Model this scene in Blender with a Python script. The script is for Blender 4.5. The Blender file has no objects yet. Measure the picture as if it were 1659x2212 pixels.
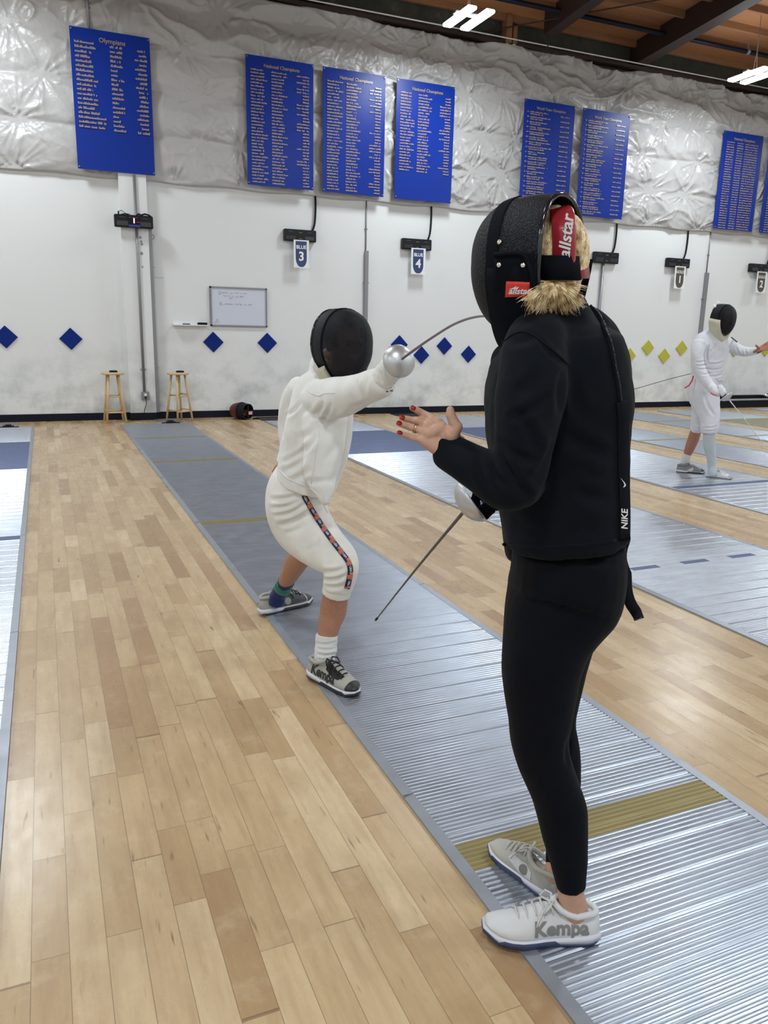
import bpy, bmesh, math, random
import numpy as np
from mathutils import Vector, Matrix, noise, kdtree
random.seed(7)
SC = bpy.context.scene
COL = SC.collection
# ------------------------------------------------------------------ camera
F_PX, YAW, PITCH, ROLL = 1678.27, 0.409001, 0.230164, 0.0221749
CW, CH = 1659, 2212
CAM = Vector((0, 0, 1.5))
FW = Vector((math.sin(YAW)*math.cos(PITCH), math.cos(YAW)*math.cos(PITCH), -math.sin(PITCH)))
_rt = Vector((math.cos(YAW), -math.sin(YAW), 0)); _up = _rt.cross(FW)
RT = math.cos(ROLL)*_rt + math.sin(ROLL)*_up
UP = -math.sin(ROLL)*_rt + math.cos(ROLL)*_up
FH = Vector((math.sin(YAW), math.cos(YAW), 0)); RH = _rt.copy(); Z = Vector((0, 0, 1))
cd = bpy.data.cameras.new('camera'); cam = bpy.data.objects.new('camera', cd); COL.objects.link(cam)
cd.sensor_width = 36; cd.lens = F_PX/CH*36; cd.clip_start = 0.05; cd.clip_end = 100
M = Matrix((RT, UP, -FW)).transposed().to_4x4(); M.translation = CAM
cam.matrix_world = M
SC.camera = cam
# ------------------------------------------------------------------ world, exposure, ceiling lights
SC.view_settings.view_transform = 'Standard'; SC.view_settings.look = 'None'
SC.view_settings.gamma = 1; SC.view_settings.use_curve_mapping = False
SC.view_settings.exposure = -0.47
SC.cycles.use_denoising = True
SC.cycles.max_bounces = 6; SC.cycles.diffuse_bounces = 3; SC.cycles.glossy_bounces = 3
SC.cycles.transparent_max_bounces = 8
w = bpy.data.worlds.new('world'); SC.world = w; w.use_nodes = True
w.node_tree.nodes['Background'].inputs[0].default_value = (0.75, 0.85, 1, 1)
w.node_tree.nodes['Background'].inputs[1].default_value = 0.15
LAMP_W = 82
LAMP_X = (-6.9, -0.75, 6.1, 11.85, 17.8)
LAMP_Y = (11.35, 5.2, -0.9, -6.5)
LAMP_Z = 6.0
for lx in LAMP_X:
    for ly in LAMP_Y:
        for sx in (-.15, .15):
            ld = bpy.data.lights.new('ceiling_lamp', 'AREA'); ld.shape = 'RECTANGLE'; ld.size = 0.14; ld.size_y = 0.78
            ld.energy = LAMP_W; ld.color = (0.87, 0.955, 1.0)
            lo = bpy.data.objects.new('ceiling_lamp', ld); COL.objects.link(lo); lo.location = (lx+sx, ly, LAMP_Z-0.025)
# ------------------------------------------------------------------ helpers
def ray(px, py):
    return (FW*F_PX + RT*(px-CW/2) - UP*(py-CH/2)).normalized()
def at(px, py, D):                      # point seen at a pixel, D metres away along the floor
    d = ray(px, py); return CAM + d*(D/d.dot(FH))
def aty(px, py, Y):
    d = ray(px, py); return CAM + d*(Y/d.y)
def atz(px, py, z=0.0):
    d = ray(px, py); return CAM + d*((z-CAM.z)/d.z)
def pix(P):
    d = P-CAM; k = F_PX/d.dot(FW); return CW/2+d.dot(RT)*k, CH/2-d.dot(UP)*k
def mpp(P):                             # metres per pixel at a point
    return (P-CAM).dot(FW)/F_PX
def tag(o, label=None, cat=None, group=None, kind=None):
    if label: o['label'] = label
    if cat: o['category'] = cat
    if group: o['group'] = group
    if kind: o['kind'] = kind
    return o
def empty(name, loc, label, cat, group=None):
    o = bpy.data.objects.new(name, None); COL.objects.link(o); o.location = loc; o.empty_display_size = 0.1
    return tag(o, label, cat, group)
def link(name, me, mat=None, parent=None, smooth=True):
    o = bpy.data.objects.new(name, me); COL.objects.link(o)
    if mat is not None:
        me.materials.clear()
        for m in (mat if isinstance(mat, (list, tuple)) else [mat]): me.materials.append(m)
    if parent is not None:
        o.parent = parent
        P = parent.location.copy(); q = parent.parent
        while q: P += q.location; q = q.parent
        if parent.rotation_euler.z == 0: me.transform(Matrix.Translation(-P))
    if smooth:
        for p in me.polygons: p.use_smooth = True
    return o
class MB:                               # mesh builder
    def __init__(s): s.v = []; s.f = []; s.m = []; s.mi = 0
    def add(s, vs, fs):
        b = len(s.v); s.v += [tuple(v) for v in vs]; s.f += [tuple(i+b for i in f) for f in fs]; s.m += [s.mi]*len(fs)
    def box(s, a, b):
        x0, y0, z0 = a; x1, y1, z1 = b
        s.add([(x0,y0,z0),(x1,y0,z0),(x1,y1,z0),(x0,y1,z0),(x0,y0,z1),(x1,y0,z1),(x1,y1,z1),(x0,y1,z1)],
              [(0,3,2,1),(4,5,6,7),(0,1,5,4),(1,2,6,5),(2,3,7,6),(3,0,4,7)])
    def obox(s, c, A, B, C):            # oriented box, half vectors
        c = Vector(c); vs = []
        for k in (-1, 1):
            for i, j in ((-1,-1),(1,-1),(1,1),(-1,1)): vs.append(c+A*i+B*j+C*k)
        s.add(vs, [(0,3,2,1),(4,5,6,7),(0,1,5,4),(1,2,6,5),(2,3,7,6),(3,0,4,7)])
    def loft(s, rings, cap=True, closed=False):
        n = len(rings[0]); vs = [p for r in rings for p in r]; fs = []
        R = len(rings)
        for i in range(R if closed else R-1):
            for j in range(n):
                a, b = i*n+j, i*n+(j+1) % n; i2 = (i+1) % R
                fs.append((a, b, i2*n+(j+1) % n, i2*n+j))
        if cap and not closed: fs += [tuple(range(n))[::-1], tuple((R-1)*n+j for j in range(n))]
        s.add(vs, fs)
    def tube(s, pts, r, n=8, cap=True, ref=None):
        pts = [Vector(p) for p in pts]; rs = r if isinstance(r, (list, tuple)) else [r]*len(pts); rings = []
        pa = None
        for i, p in enumerate(pts):
            t = (pts[min(i+1, len(pts)-1)]-pts[max(i-1, 0)]).normalized()
            if pa is None:
                a = (ref or (Vector((0,0,1)) if abs(t.z) < .9 else Vector((1,0,0))))
            else: a = pa
            a = (a-t*a.dot(t)).normalized(); pa = a; b = t.cross(a)
            rings.append([p+(a*math.cos(2*math.pi*k/n)+b*math.sin(2*math.pi*k/n))*rs[i] for k in range(n)])
        s.loft(rings, cap)
    def cyl(s, a, b, r, n=16): s.tube([a, b], r, n)
    def ball(s, c, A, B, C, n=16, m=10):
        c = Vector(c); rings = []
        for i in range(1, m):
            th = math.pi*i/m
            rings.append([c+C*math.cos(th)+(A*math.cos(2*math.pi*k/n)+B*math.sin(2*math.pi*k/n))*math.sin(th) for k in range(n)])
        b0 = len(s.v); s.loft(rings, False)
        t = len(s.v); s.v += [tuple(c+C), tuple(c-C)]; L = b0+(m-2)*n
        for k in range(n):
            s.f.append((t, b0+(k+1) % n, b0+k)); s.m.append(s.mi)
            s.f.append((t+1, L+k, L+(k+1) % n)); s.m.append(s.mi)
    def mesh(s, name='m', fix=True):
        me = bpy.data.meshes.new(name); me.from_pydata(s.v, [], s.f)
        me.polygons.foreach_set('material_index', s.m); me.update()
        if fix:
            b = bmesh.new(); b.from_mesh(me); bmesh.ops.recalc_face_normals(b, faces=b.faces); b.to_mesh(me); b.free()
        return me
    def build(s, name, mat, parent=None, smooth=False):
        return link(name, s.mesh(name), mat, parent, smooth)
def ev(o):                              # evaluated copy of an object's mesh
    bpy.context.view_layer.update()
    dg = bpy.context.evaluated_depsgraph_get(); me = bpy.data.meshes.new_from_object(o.evaluated_get(dg))
    return me
def bevel(me, w, seg=2):
    b = bmesh.new(); b.from_mesh(me)
    es = [e for e in b.edges if len(e.link_faces) == 2 and e.calc_face_angle(0) > 0.5]
    bmesh.ops.bevel(b, geom=es, offset=w, segments=seg, affect='EDGES', profile=0.5)
    b.to_mesh(me); b.free(); return me
def fuse(mb, voxel, smooth=4, fac=0.5):
    me = mb.mesh('fuse') if isinstance(mb, MB) else mb
    o = bpy.data.objects.new('fuse', me); COL.objects.link(o)
    r = o.modifiers.new('r', 'REMESH'); r.mode = 'VOXEL'; r.voxel_size = voxel; r.adaptivity = 0
    if smooth:
        q = o.modifiers.new('s', 'SMOOTH'); q.iterations = smooth; q.factor = fac
    out = ev(o); bpy.data.objects.remove(o); return out
def join(*mes):
    b = bmesh.new()
    for me in mes: b.from_mesh(me)
    out = bpy.data.meshes.new('j'); b.to_mesh(out); b.free(); return out
def catmull(rows, k):
    rows = [np.array(r, float) for r in rows]; out = []
    n = len(rows)
    for i in range(n-1):
        p0, p1, p2, p3 = rows[max(i-1,0)], rows[i], rows[i+1], rows[min(i+2,n-1)]
        for j in range(k):
            t = j/k
            out.append(0.5*((2*p1)+(-p0+p2)*t+(2*p0-5*p1+4*p2-p3)*t*t+(-p0+3*p1-3*p2+p3)*t**3))
    out.append(rows[-1]); return out
def limb(mb, rows, k=4, n=20, power=2.0, depth=None, roundcap=True):
    """rows: (px, py, D, half width px, half depth m). Rings perpendicular to the path, one axis in the image plane."""
    rr = []
    for px, py, D, h, dp in rows:
        P = at(px, py, D); rr.append((*P, h*mpp(P), dp if dp else h*mpp(P)))
    rr = catmull(rr, k); n0 = len(rr)
    limbw(mb, rr, n, power, depth, roundcap)
def limbw(mb, rr, n=20, power=2.0, depth=None, roundcap=True):
    dv = depth or FH; rings = []
    for i, r in enumerate(rr):
        c = Vector(r[:3]); a = Vector(rr[max(i-1,0)][:3]); b = Vector(rr[min(i+1,len(rr)-1)][:3])
        t = (b-a).normalized(); B = (dv-t*dv.dot(t)); B.normalize(); A = t.cross(B)
        ra, rb = max(r[3], .001), max(r[4], .001)
        def ring(c, f): 
            out = []
            for q in range(n):
                x, y = math.cos(2*math.pi*q/n), math.sin(2*math.pi*q/n)
                e = 2/power
                out.append(c + A*ra*f*math.copysign(abs(x)**e, x) + B*rb*f*math.copysign(abs(y)**e, y))
            return out
        if i == 0 and roundcap:
            for g, f in ((.55,.35),(.4,.7),(.2,.9)): rings.append(ring(c-t*min(ra,rb)*g, f))
        rings.append(ring(c, 1))
        if i == len(rr)-1 and roundcap:
            for g, f in ((.2,.9),(.4,.7),(.55,.35)): rings.append(ring(c+t*min(ra,rb)*g, f))
    mb.loft(rings)
def wrinkle(me, lines, amp=1.0, noise_amp=0.0, noise_scale=8, stretch=(1,1,1)):
    """press real folds into a cloth mesh; lines: (x0,y0,x1,y1,width px,depth m) as seen in the frame, facing side only"""
    nv = len(me.vertices); co = np.zeros(nv*3); me.vertices.foreach_get('co', co); co = co.reshape(-1, 3)
    no = np.zeros(nv*3); me.vertices.foreach_get('normal', no); no = no.reshape(-1, 3)
    d = co-np.array(CAM); z = d@np.array(FW); u = CW/2+F_PX*(d@np.array(RT))/z; v = CH/2-F_PX*(d@np.array(UP))/z
    facing = np.clip(-(no*d).sum(1)/np.linalg.norm(d, axis=1)*3, 0, 1)
    disp = np.zeros(nv)
    for x0, y0, x1, y1, wd, dp in lines:
        L = math.hypot(x1-x0, y1-y0); tx, ty = (x1-x0)/L, (y1-y0)/L
        s = (u-x0)*tx+(v-y0)*ty; q = -(u-x0)*ty+(v-y0)*tx
        bend = 0.08*L*np.sin(np.clip(s/L, 0, 1)*math.pi); q = q-bend
        end = np.clip(s/L, 0, 1); env = np.clip(np.sin(end*math.pi), 0, 1)**.6*((s > 0) & (s < L))
        disp += amp*dp*env*(-np.exp(-(q/wd)**2)+0.6*np.exp(-((np.abs(q)-1.9*wd)/wd)**2))
    disp *= facing
    if noise_amp:
        for i in range(nv):
            c = co[i]; disp[i] += noise_amp*noise.fractal(Vector((c[0]*stretch[0], c[1]*stretch[1], c[2]*stretch[2]))*noise_scale, 0.6, 2.0, 3)
    co += no*disp[:, None]
    me.vertices.foreach_set('co', co.reshape(-1)); me.update(); return me
def text_mesh(s, size=1, extrude=0.002, offset=0.0, shear=0, align='CENTER', sx=1.0):
    cu = bpy.data.curves.new('t', 'FONT'); cu.body = s; cu.size = size; cu.extrude = extrude; cu.offset = offset
    cu.shear = shear; cu.align_x = align; cu.align_y = 'CENTER'; cu.resolution_u = 3
    o = bpy.data.objects.new('t', cu); COL.objects.link(o); me = ev(o); bpy.data.objects.remove(o); bpy.data.curves.remove(cu)
    if sx != 1: me.transform(Matrix.Diagonal((sx, 1, 1, 1)))
    return me
def place(me, c, X, Y):                 # put a flat mesh's xy plane onto axes X, Y at c
    X = X.normalized(); Zv = X.cross(Y).normalized(); Y = Zv.cross(X)
    m = Matrix((X, Y, Zv)).transposed().to_4x4(); m.translation = c; me.transform(m); return me
# ------------------------------------------------------------------ materials
def mat(name, col, rough=0.5, metal=0.0, spec=0.5, emit=None, coat=0.0, sheen=0.0, alpha=1.0):
    m = bpy.data.materials.new(name); m.use_nodes = True; b = m.node_tree.nodes['Principled BSDF']
    b.inputs['Base Color'].default_value = (*col, 1); b.inputs['Roughness'].default_value = rough
    b.inputs['Metallic'].default_value = metal; b.inputs['Specular IOR Level'].default_value = spec
    b.inputs['Coat Weight'].default_value = coat; b.inputs['Coat Roughness'].default_value = 0.15
    b.inputs['Sheen Weight'].default_value = sheen; b.inputs['Alpha'].default_value = alpha
    if emit: b.inputs['Emission Color'].default_value = (*emit[0], 1); b.inputs['Emission Strength'].default_value = emit[1]
    return m
class N:                                # node helper
    def __init__(s, m): s.t = m.node_tree; s.b = s.t.nodes['Principled BSDF']
    def n(s, ty, **k):
        x = s.t.nodes.new(ty)
        for a, v in k.items(): setattr(x, a, v)
        return x
    def l(s, a, b): s.t.links.new(a, b)
    def v(s, x, inp):
        if isinstance(x, (int, float)): inp.default_value = x
        elif isinstance(x, tuple): inp.default_value = x
        else: s.l(x, inp)
    def m(s, op, a, b=0.0, c=None):
        x = s.n('ShaderNodeMath', operation=op); s.v(a, x.inputs[0]); s.v(b, x.inputs[1])
        if c is not None: s.v(c, x.inputs[2])
        return x.outputs[0]
    def pos(s): return s.n('ShaderNodeNewGeometry').outputs['Position']
    def xyz(s, v): x = s.n('ShaderNodeSeparateXYZ'); s.l(v, x.inputs[0]); return x.outputs
    def comb(s, a, b, c):
        x = s.n('ShaderNodeCombineXYZ'); s.v(a, x.inputs[0]); s.v(b, x.inputs[1]); s.v(c, x.inputs[2]); return x.outputs[0]
    def noise(s, vec, scale, detail=3, rough=0.5):
        x = s.n('ShaderNodeTexNoise'); s.l(vec, x.inputs['Vector']); x.inputs['Scale'].default_value = scale
        x.inputs['Detail'].default_value = detail; x.inputs['Roughness'].default_value = rough; return x.outputs['Fac']
    def white(s, vec): x = s.n('ShaderNodeTexWhiteNoise'); s.l(vec, x.inputs[0]); return x.outputs
    def ramp(s, f, stops):
        x = s.n('ShaderNodeValToRGB'); s.l(f, x.inputs[0]); e = x.color_ramp.elements
        while len(e) < len(stops): e.new(0.5)
        for q, (p, c) in zip(e, stops): q.position = p; q.color = (*c, 1) if len(c) == 3 else c
        return x.outputs[0]
    def mix(s, f, a, b, bt='MIX'):
        x = s.n('ShaderNodeMix', data_type='RGBA', blend_type=bt); s.v(f, x.inputs[0])
        s.v(a if not (isinstance(a, tuple) and len(a) == 3) else (*a, 1), x.inputs[6]); s.v(b if not (isinstance(b, tuple) and len(b) == 3) else (*b, 1), x.inputs[7]); return x.outputs[2]
    def bump(s, h, strength=0.3, dist=0.01):
        x = s.n('ShaderNodeBump'); x.inputs['Strength'].default_value = strength; x.inputs['Distance'].default_value = dist
        s.l(h, x.inputs['Height']); s.l(x.outputs[0], s.b.inputs['Normal'])
def cloth(name, col, rough=0.75, scale=900, bump=0.15, sheen=0.2, var=0.06, spec=0.3):
    m = mat(name, col, rough, sheen=sheen, spec=spec); n = N(m); p = n.pos()
    f = n.noise(p, 14, 4); c2 = tuple(max(0, c*(1-var*3)) for c in col)
    n.l(n.mix(f, tuple(min(1, c*(1+var)) for c in col), c2), n.b.inputs['Base Color'])
    n.bump(n.noise(p, scale, 2), bump, 0.001); return m
def skin(name, col):
    m = mat(name, col, 0.5, spec=0.35); n = N(m); p = n.pos()
    n.l(n.mix(n.noise(p, 55, 4), tuple(c*1.12 for c in col), (col[0]*.9, col[1]*.74, col[2]*.7)), n.b.inputs['Base Color'])
    n.b.inputs['Subsurface Weight'].default_value = 0.0
    n.bump(n.noise(p, 260, 3), 0.15, 0.002); return m
def wood(name, a, b, axis=2, rough=0.4):
    m = mat(name, a, rough); n = N(m); x = n.xyz(n.pos()); s = [40, 40, 40]; s[axis] = 3
    v = n.comb(n.m('MULTIPLY', x[0], s[0]), n.m('MULTIPLY', x[1], s[1]), n.m('MULTIPLY', x[2], s[2]))
    n.l(n.mix(n.noise(v, 1, 4, .6), a, b), n.b.inputs['Base Color']); return m

m_floor = mat('maple_floor', (.5, .38, .24), 0.3, coat=0.0)
n = N(m_floor); X = n.xyz(n.pos())
k = n.m('FLOOR', n.m('DIVIDE', n.m('ADD', X[0], 0.133), 0.0862)); fx = n.m('FRACT', n.m('DIVIDE', n.m('ADD', X[0], 0.133), 0.0862))
rk = n.white(n.comb(k, 3.0, 0.0))[0]; rk2 = n.white(n.comb(k, 9.0, 0.0))[0]
ln = n.m('ADD', 0.42, n.m('MULTIPLY', rk2, 0.45))
yy = n.m('DIVIDE', n.m('ADD', X[1], n.m('MULTIPLY', rk, 7.0)), ln)
# irregular board ends: warp the row coordinate a little
yy = n.m('ADD', yy, n.m('MULTIPLY', n.m('SINE', n.m('MULTIPLY', yy, 2.3)), 0.3))
j = n.m('FLOOR', yy); fy = n.m('FRACT', yy)
wid = n.white(n.comb(k, j, 1.0)); rv = wid[0]
grainv = n.comb(n.m('ADD', n.m('MULTIPLY', X[0], 34), n.m('MULTIPLY', rv, 50)), n.m('MULTIPLY', X[1], 3.2), n.m('MULTIPLY', rv, 20))
g1 = n.noise(grainv, 1.0, 5, .6)
g2 = n.noise(n.comb(n.m('ADD', n.m('MULTIPLY', X[0], 11), n.m('MULTIPLY', rv, 90)), n.m('MULTIPLY', X[1], 5.0), n.m('MULTIPLY', rv, 30)), 1.0, 4, .55)
base = n.ramp(rv, [(0, (.34, .215, .112)), (.10, (.42, .285, .152)), (.3, (.49, .355, .20)), (.8, (.545, .405, .235)), (1, (.61, .475, .295))])
c = n.mix(n.m('MULTIPLY', n.m('SMOOTH_MIN', n.m('MULTIPLY', n.m('SUBTRACT', g1, 0.42), 2.8), 1.0, 0.1), 0.5), base, (.33, .205, .11))
c = n.mix(n.m('MULTIPLY', n.m('MAXIMUM', n.m('SUBTRACT', g2, 0.49), 0.0), 1.7), c, (.37, .24, .12))
g3 = n.noise(n.comb(n.m('ADD', n.m('MULTIPLY', X[0], 8), n.m('MULTIPLY', rv, 40)), n.m('MULTIPLY', X[1], 9.0), n.m('MULTIPLY', rv, 10)), 1.0, 5, .65)
c = n.mix(n.m('MULTIPLY', n.m('MAXIMUM', n.m('SUBTRACT', g3, 0.55), 0.0), 1.5), c, (.70, .58, .40))
wv = n.m('SINE', n.m('ADD', n.m('MULTIPLY', g2, 55), n.m('MULTIPLY', X[0], 60)))
c = n.mix(n.m('MULTIPLY', n.m('MAXIMUM', wv, 0.0), 0.025), c, (.22, .12, .06))
# knots and mineral streaks
vor = n.n('ShaderNodeTexVoronoi'); n.l(n.comb(n.m('MULTIPLY', X[0], 2.6), n.m('MULTIPLY', X[1], 1.7), 0.0), vor.inputs['Vector']); vor.inputs['Scale'].default_value = 1.0
kn = n.m('SUBTRACT', 1.0, n.m('MINIMUM', n.m('MULTIPLY', vor.outputs['Distance'], 22.0), 1.0))
c = n.mix(n.m('MULTIPLY', kn, n.m('MULTIPLY', g1, 1.3)), c, (.10, .045, .02))
kn2 = n.m('SUBTRACT', 1.0, n.m('MINIMUM', n.m('MULTIPLY', vor.outputs['Distance'], 6.5), 1.0))
c = n.mix(n.m('MULTIPLY', kn2, n.m('MULTIPLY', g1, .8)), c, (.33, .17, .07))
st = n.noise(n.comb(n.m('MULTIPLY', X[0], 60), n.m('MULTIPLY', X[1], 6), 0.3), 1.0, 2, .5)
c = n.mix(n.m('MULTIPLY', n.m('MAXIMUM', n.m('SUBTRACT', st, 0.685), 0.0), 7.0), c, (.12, .06, .03))
ed = n.m('MINIMUM', n.m('MINIMUM', fx, n.m('SUBTRACT', 1.0, fx)), 1.0)
e1 = n.m('LESS_THAN', ed, 0.012)
ey = n.m('MULTIPLY', n.m('MINIMUM', fy, n.m('SUBTRACT', 1.0, fy)), ln); e2 = n.m('LESS_THAN', ey, 0.0016)
seam = n.m('MAXIMUM', e1, e2)
c = n.mix(n.m('MULTIPLY', seam, 0.6), c, (.14, .085, .05)); n.l(c, n.b.inputs['Base Color'])
n.l(n.m('ADD', 0.20, n.m('MULTIPLY', g2, 0.16)), n.b.inputs['Roughness'])
n.bump(n.m('SUBTRACT', n.m('MULTIPLY', g1, 0.015), seam), 0.25, 0.0015)

def alu(name, col, rough, metal=0.85, mott=0.25):
    m = mat(name, col, rough, metal); n = N(m); p = n.pos(); X = n.xyz(p)
    f = n.noise(n.comb(n.m('MULTIPLY', X[0], 5), n.m('MULTIPLY', X[1], 16), 0.0), 1, 4, .6)
    n.l(n.mix(f, tuple(c*(1-mott) for c in col), tuple(min(1, c*(1+mott*.6)) for c in col)), n.b.inputs['Base Color'])
    n.l(n.m('ADD', rough-.08, n.m('MULTIPLY', n.noise(p, 9, 3), 0.2)), n.b.inputs['Roughness']); return m
m_alu = alu('ribbed_aluminium', (.44, .49, .57), 0.33)
m_alu2 = alu('white_aluminium', (.54, .585, .655), 0.33, mott=.4)
m_rail = alu('edge_aluminium', (.36, .39, .44), 0.4, 0.7, .12)
m_gold = alu('gold_paint', (.27, .22, .09), 0.42, 0.35, .1)
m_blue = alu('blue_paint', (.085, .115, .22), 0.42, 0.35, .06)
m_olive = alu('olive_paint', (.23, .22, .12), 0.42, 0.35, .06)

m_wall = mat('white_wall', (.73, .74, .74), 0.75, spec=0.25); n = N(m_wall); X = n.xyz(n.pos())
lowm = n.m('MINIMUM', n.m('MAXIMUM', n.m('DIVIDE', n.m('SUBTRACT', 1.35, X[2]), 1.3), 0.0), 1.0)
dirt = n.noise(n.comb(n.m('MULTIPLY', X[0], 1.3), 0.0, n.m('MULTIPLY', X[2], 1.6)), 1.6, 5, .62)
dm = n.m('MULTIPLY', n.m('MAXIMUM', n.m('MULTIPLY', n.m('SUBTRACT', dirt, 0.44), 3.6), 0.0), lowm)
cw = n.mix(n.m('MINIMUM', dm, 0.62), (.75, .76, .76), (.36, .39, .385))
sp = n.noise(n.comb(n.m('MULTIPLY', X[0], 9), 1.0, n.m('MULTIPLY', X[2], 11)), 1.0, 4, .6)
cw = n.mix(n.m('MULTIPLY', n.m('MAXIMUM', n.m('SUBTRACT', sp, 0.6), 0.0), lowm), cw, (.15, .17, .17)); n.l(cw, n.b.inputs['Base Color'])
n.bump(n.noise(n.pos(), 30, 3), 0.08, 0.01)
m_plain = mat('white_paint', (.74, .745, .74), 0.6)
m_plastic = mat('silver_plastic_sheet', (.47, .46, .455), 0.27, 0.0, spec=0.55); n = N(m_plastic)
n.bump(n.noise(n.pos(), 16, 5, .6), 0.35, 0.02)
m_dark = mat('dark_concrete', (.035, .036, .026), 0.9); n = N(m_dark)
n.l(n.ramp(n.noise(n.pos(), 2.2, 5, .7), [(.35, (.030, .031, .022)), (.6, (.055, .055, .043)), (.75, (.11, .11, .095))]), n.b.inputs['Base Color'])
m_deck = mat('ceiling_deck', (.20, .09, .04), 0.7); n = N(m_deck); X = n.xyz(n.pos())
pk = n.m('FLOOR', n.m('DIVIDE', X[1], 1.22)); pj = n.m('FLOOR', n.m('DIVIDE', n.m('ADD', X[0], n.m('MULTIPLY', pk, 1.1)), 2.44))
pr = n.white(n.comb(pk, pj, 0.0))[0]
gr = n.noise(n.comb(n.m('MULTIPLY', X[0], 1.2), n.m('MULTIPLY', X[1], 14), n.m('MULTIPLY', pr, 9)), 1, 5, .6)
dc = n.mix(pr, (.52, .24, .095), (.36, .155, .06)); dc = n.mix(n.m('MULTIPLY', gr, .6), dc, (.12, .05, .02)); n.l(dc, n.b.inputs['Base Color'])
m_joist = wood('joist_wood', (.30, .14, .06), (.17, .08, .035), 0, .7)
m_beam = mat('dark_beam', (.028, .013, .009), 0.6)
m_navy = mat('navy_vinyl', (.004, .006, .015), 0.45, spec=.2)
m_blackm = mat('black_plastic', (.005, .006, .010), 0.35, spec=.3)
m_blackr = mat('black_rubber', (.007, .007, .010), 0.6, spec=.2)
m_board = mat('banner_blue', (.005, .030, .27), 0.34, spec=0.2)
m_gtext = mat('gold_lettering', (.33, .25, .20), 0.3)
m_diab = mat('blue_pad', (.004, .022, .18), 0.7, spec=.15); m_diay = mat('yellow_pad', (.47, .44, .05), 0.6)
m_pine = wood('pine_wood', (.64, .46, .25), (.55, .38, .19), 2, .35)
m_steel = mat('galvanised_steel', (.26, .265, .28), 0.4, 0.5)
m_chrome = mat('chrome', (.8, .8, .8), 0.15, 1.0)
m_tube = mat('lit_diffuser', (1, 1, 1), 0.4, emit=((.93, .97, 1.0), 22))
m_white = mat('white_card', (.78, .79, .80), 0.45)
m_signb = mat('sign_blue', (.022, .04, .14), 0.4); m_signg = mat('sign_bronze', (.085, .068, .05), 0.4)
m_wb = mat('whiteboard_face', (.60, .635, .74), 0.2); m_ink = mat('red_marker_ink', (.36, .13, .12), 0.5)
m_red = mat('red_vinyl', (.33, .018, .03), 0.32, coat=.2); m_redb = mat('bright_red_vinyl', (.62, .03, .025), 0.3)
m_silvertext = mat('light_print', (.72, .72, .74), 0.4)
# ------------------------------------------------------------------ the hall
YW = 13.19; XL, XR, YF = -9.0, 22.0, -8.5
ZD = 6.86; SL = 0.09
def S(name, mb, m, smooth=False):
    o = mb.build(name, m, smooth=smooth); o['kind'] = 'structure'; return o
b = MB(); b.box((XL-.2, YF-.2, -0.1), (XR+.2, YW+.2, 0)); S('floor', b, m_floor)
b = MB(); b.box((XL, YW, 0), (XR, YW+.2, 3.9)); S('wall_back', b, m_wall)
b = MB(); b.box((XL, YW+.02, 3.9), (XR, YW+.2, 8.2)); S('wall_back_upper', b, m_dark)
for nm, a, c in (('wall_left', (XL-.2, YF, 0), (XL, YW+.2, 9)), ('wall_right', (XR, YF, 0), (XR+.2, YW+.2, 9)), ('wall_front', (XL, YF-.2, 0), (XR, YF, 9))):
    b = MB(); b.box(a, c); S(nm, b, m_plain)
def deckz(y): return ZD+SL*(YW-y)
b = MB(); y1, y0 = YW+.2, YF-.2
b.add([(XL-.2,y0,deckz(y0)),(XR+.2,y0,deckz(y0)),(XR+.2,y1,deckz(y1)),(XL-.2,y1,deckz(y1)),
       (XL-.2,y0,deckz(y0)+.1),(XR+.2,y0,deckz(y0)+.1),(XR+.2,y1,deckz(y1)+.1),(XL-.2,y1,deckz(y1)+.1)],
      [(0,3,2,1),(4,5,6,7),(0,1,5,4),(1,2,6,5),(2,3,7,6),(3,0,4,7)]); S('ceiling', b, m_deck)
# glulam beams running away from the wall, joists between them
tn = 0
def trim(mb, m, smooth=False):
    global tn; tn += 1; return S('trim_%d' % tn, mb, m, smooth)
for bx in (-8, -3.6, 0.9, 4.3, 8.45, 10.72, 14.95, 19.2):
    b = MB(); w_, dp = (0.11, .36) if bx in (8.45,) else (0.13, .40)
    yb = YW+.1 if bx != 8.45 else 12.75
    for s in (1,):
        vs = []
        for yy_ in (YF, yb):
            z_ = deckz(yy_)
            vs += [(bx-w_, yy_, z_-dp), (bx+w_, yy_, z_-dp), (bx+w_, yy_, z_+.03), (bx-w_, yy_, z_+.03)]
        b.add(vs, [(0,1,2,3),(7,6,5,4),(0,4,5,1),(1,5,6,2),(2,6,7,3),(3,7,4,0)])
    trim(b, m_beam)
for i, yj in enumerate(np.arange(YW-.12, 8.0, -0.61)):
    b = MB(); z_ = deckz(yj); b.box((XL, yj-.03, z_-.11), (XR, yj+.03, z_+.01)); trim(b, m_joist if i else m_joist)
# baseboard, stepped round the pier
b = MB(); b.box((XL, YW-.012, 0), (1.19, YW+.01, .115)); b.box((1.19, YW-.155, 0), (1.61, YW+.01, .118)); b.box((1.61, YW-.012, 0), (XR, YW+.01, .115))
S('baseboard_back', b, m_navy)
b = MB(); b.box((1.2, YW-.14, .118), (1.6, YW+.01, 3.95)); trim(b, m_wall)
# scuffs and screw marks on the pier
for px, py, r, lb in ((303,513,.022,'topmost'),(305,522,.018,'second from top'),(306.5,527.5,.02,'middle'),(306,547.5,.024,'fourth from top'),(308,576.5,.014,'lowest')):
    b = MB(); P = aty(px, py, YW-.139); b.cyl(P, P+Vector((0,-.004,0)), r, 8); o = b.build('wall_bolt', m_steel); tag(o, lb+' small grey bolt mark on the white pier below the large scoring box', 'bolt', 'bolt marks on the pier')
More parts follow.
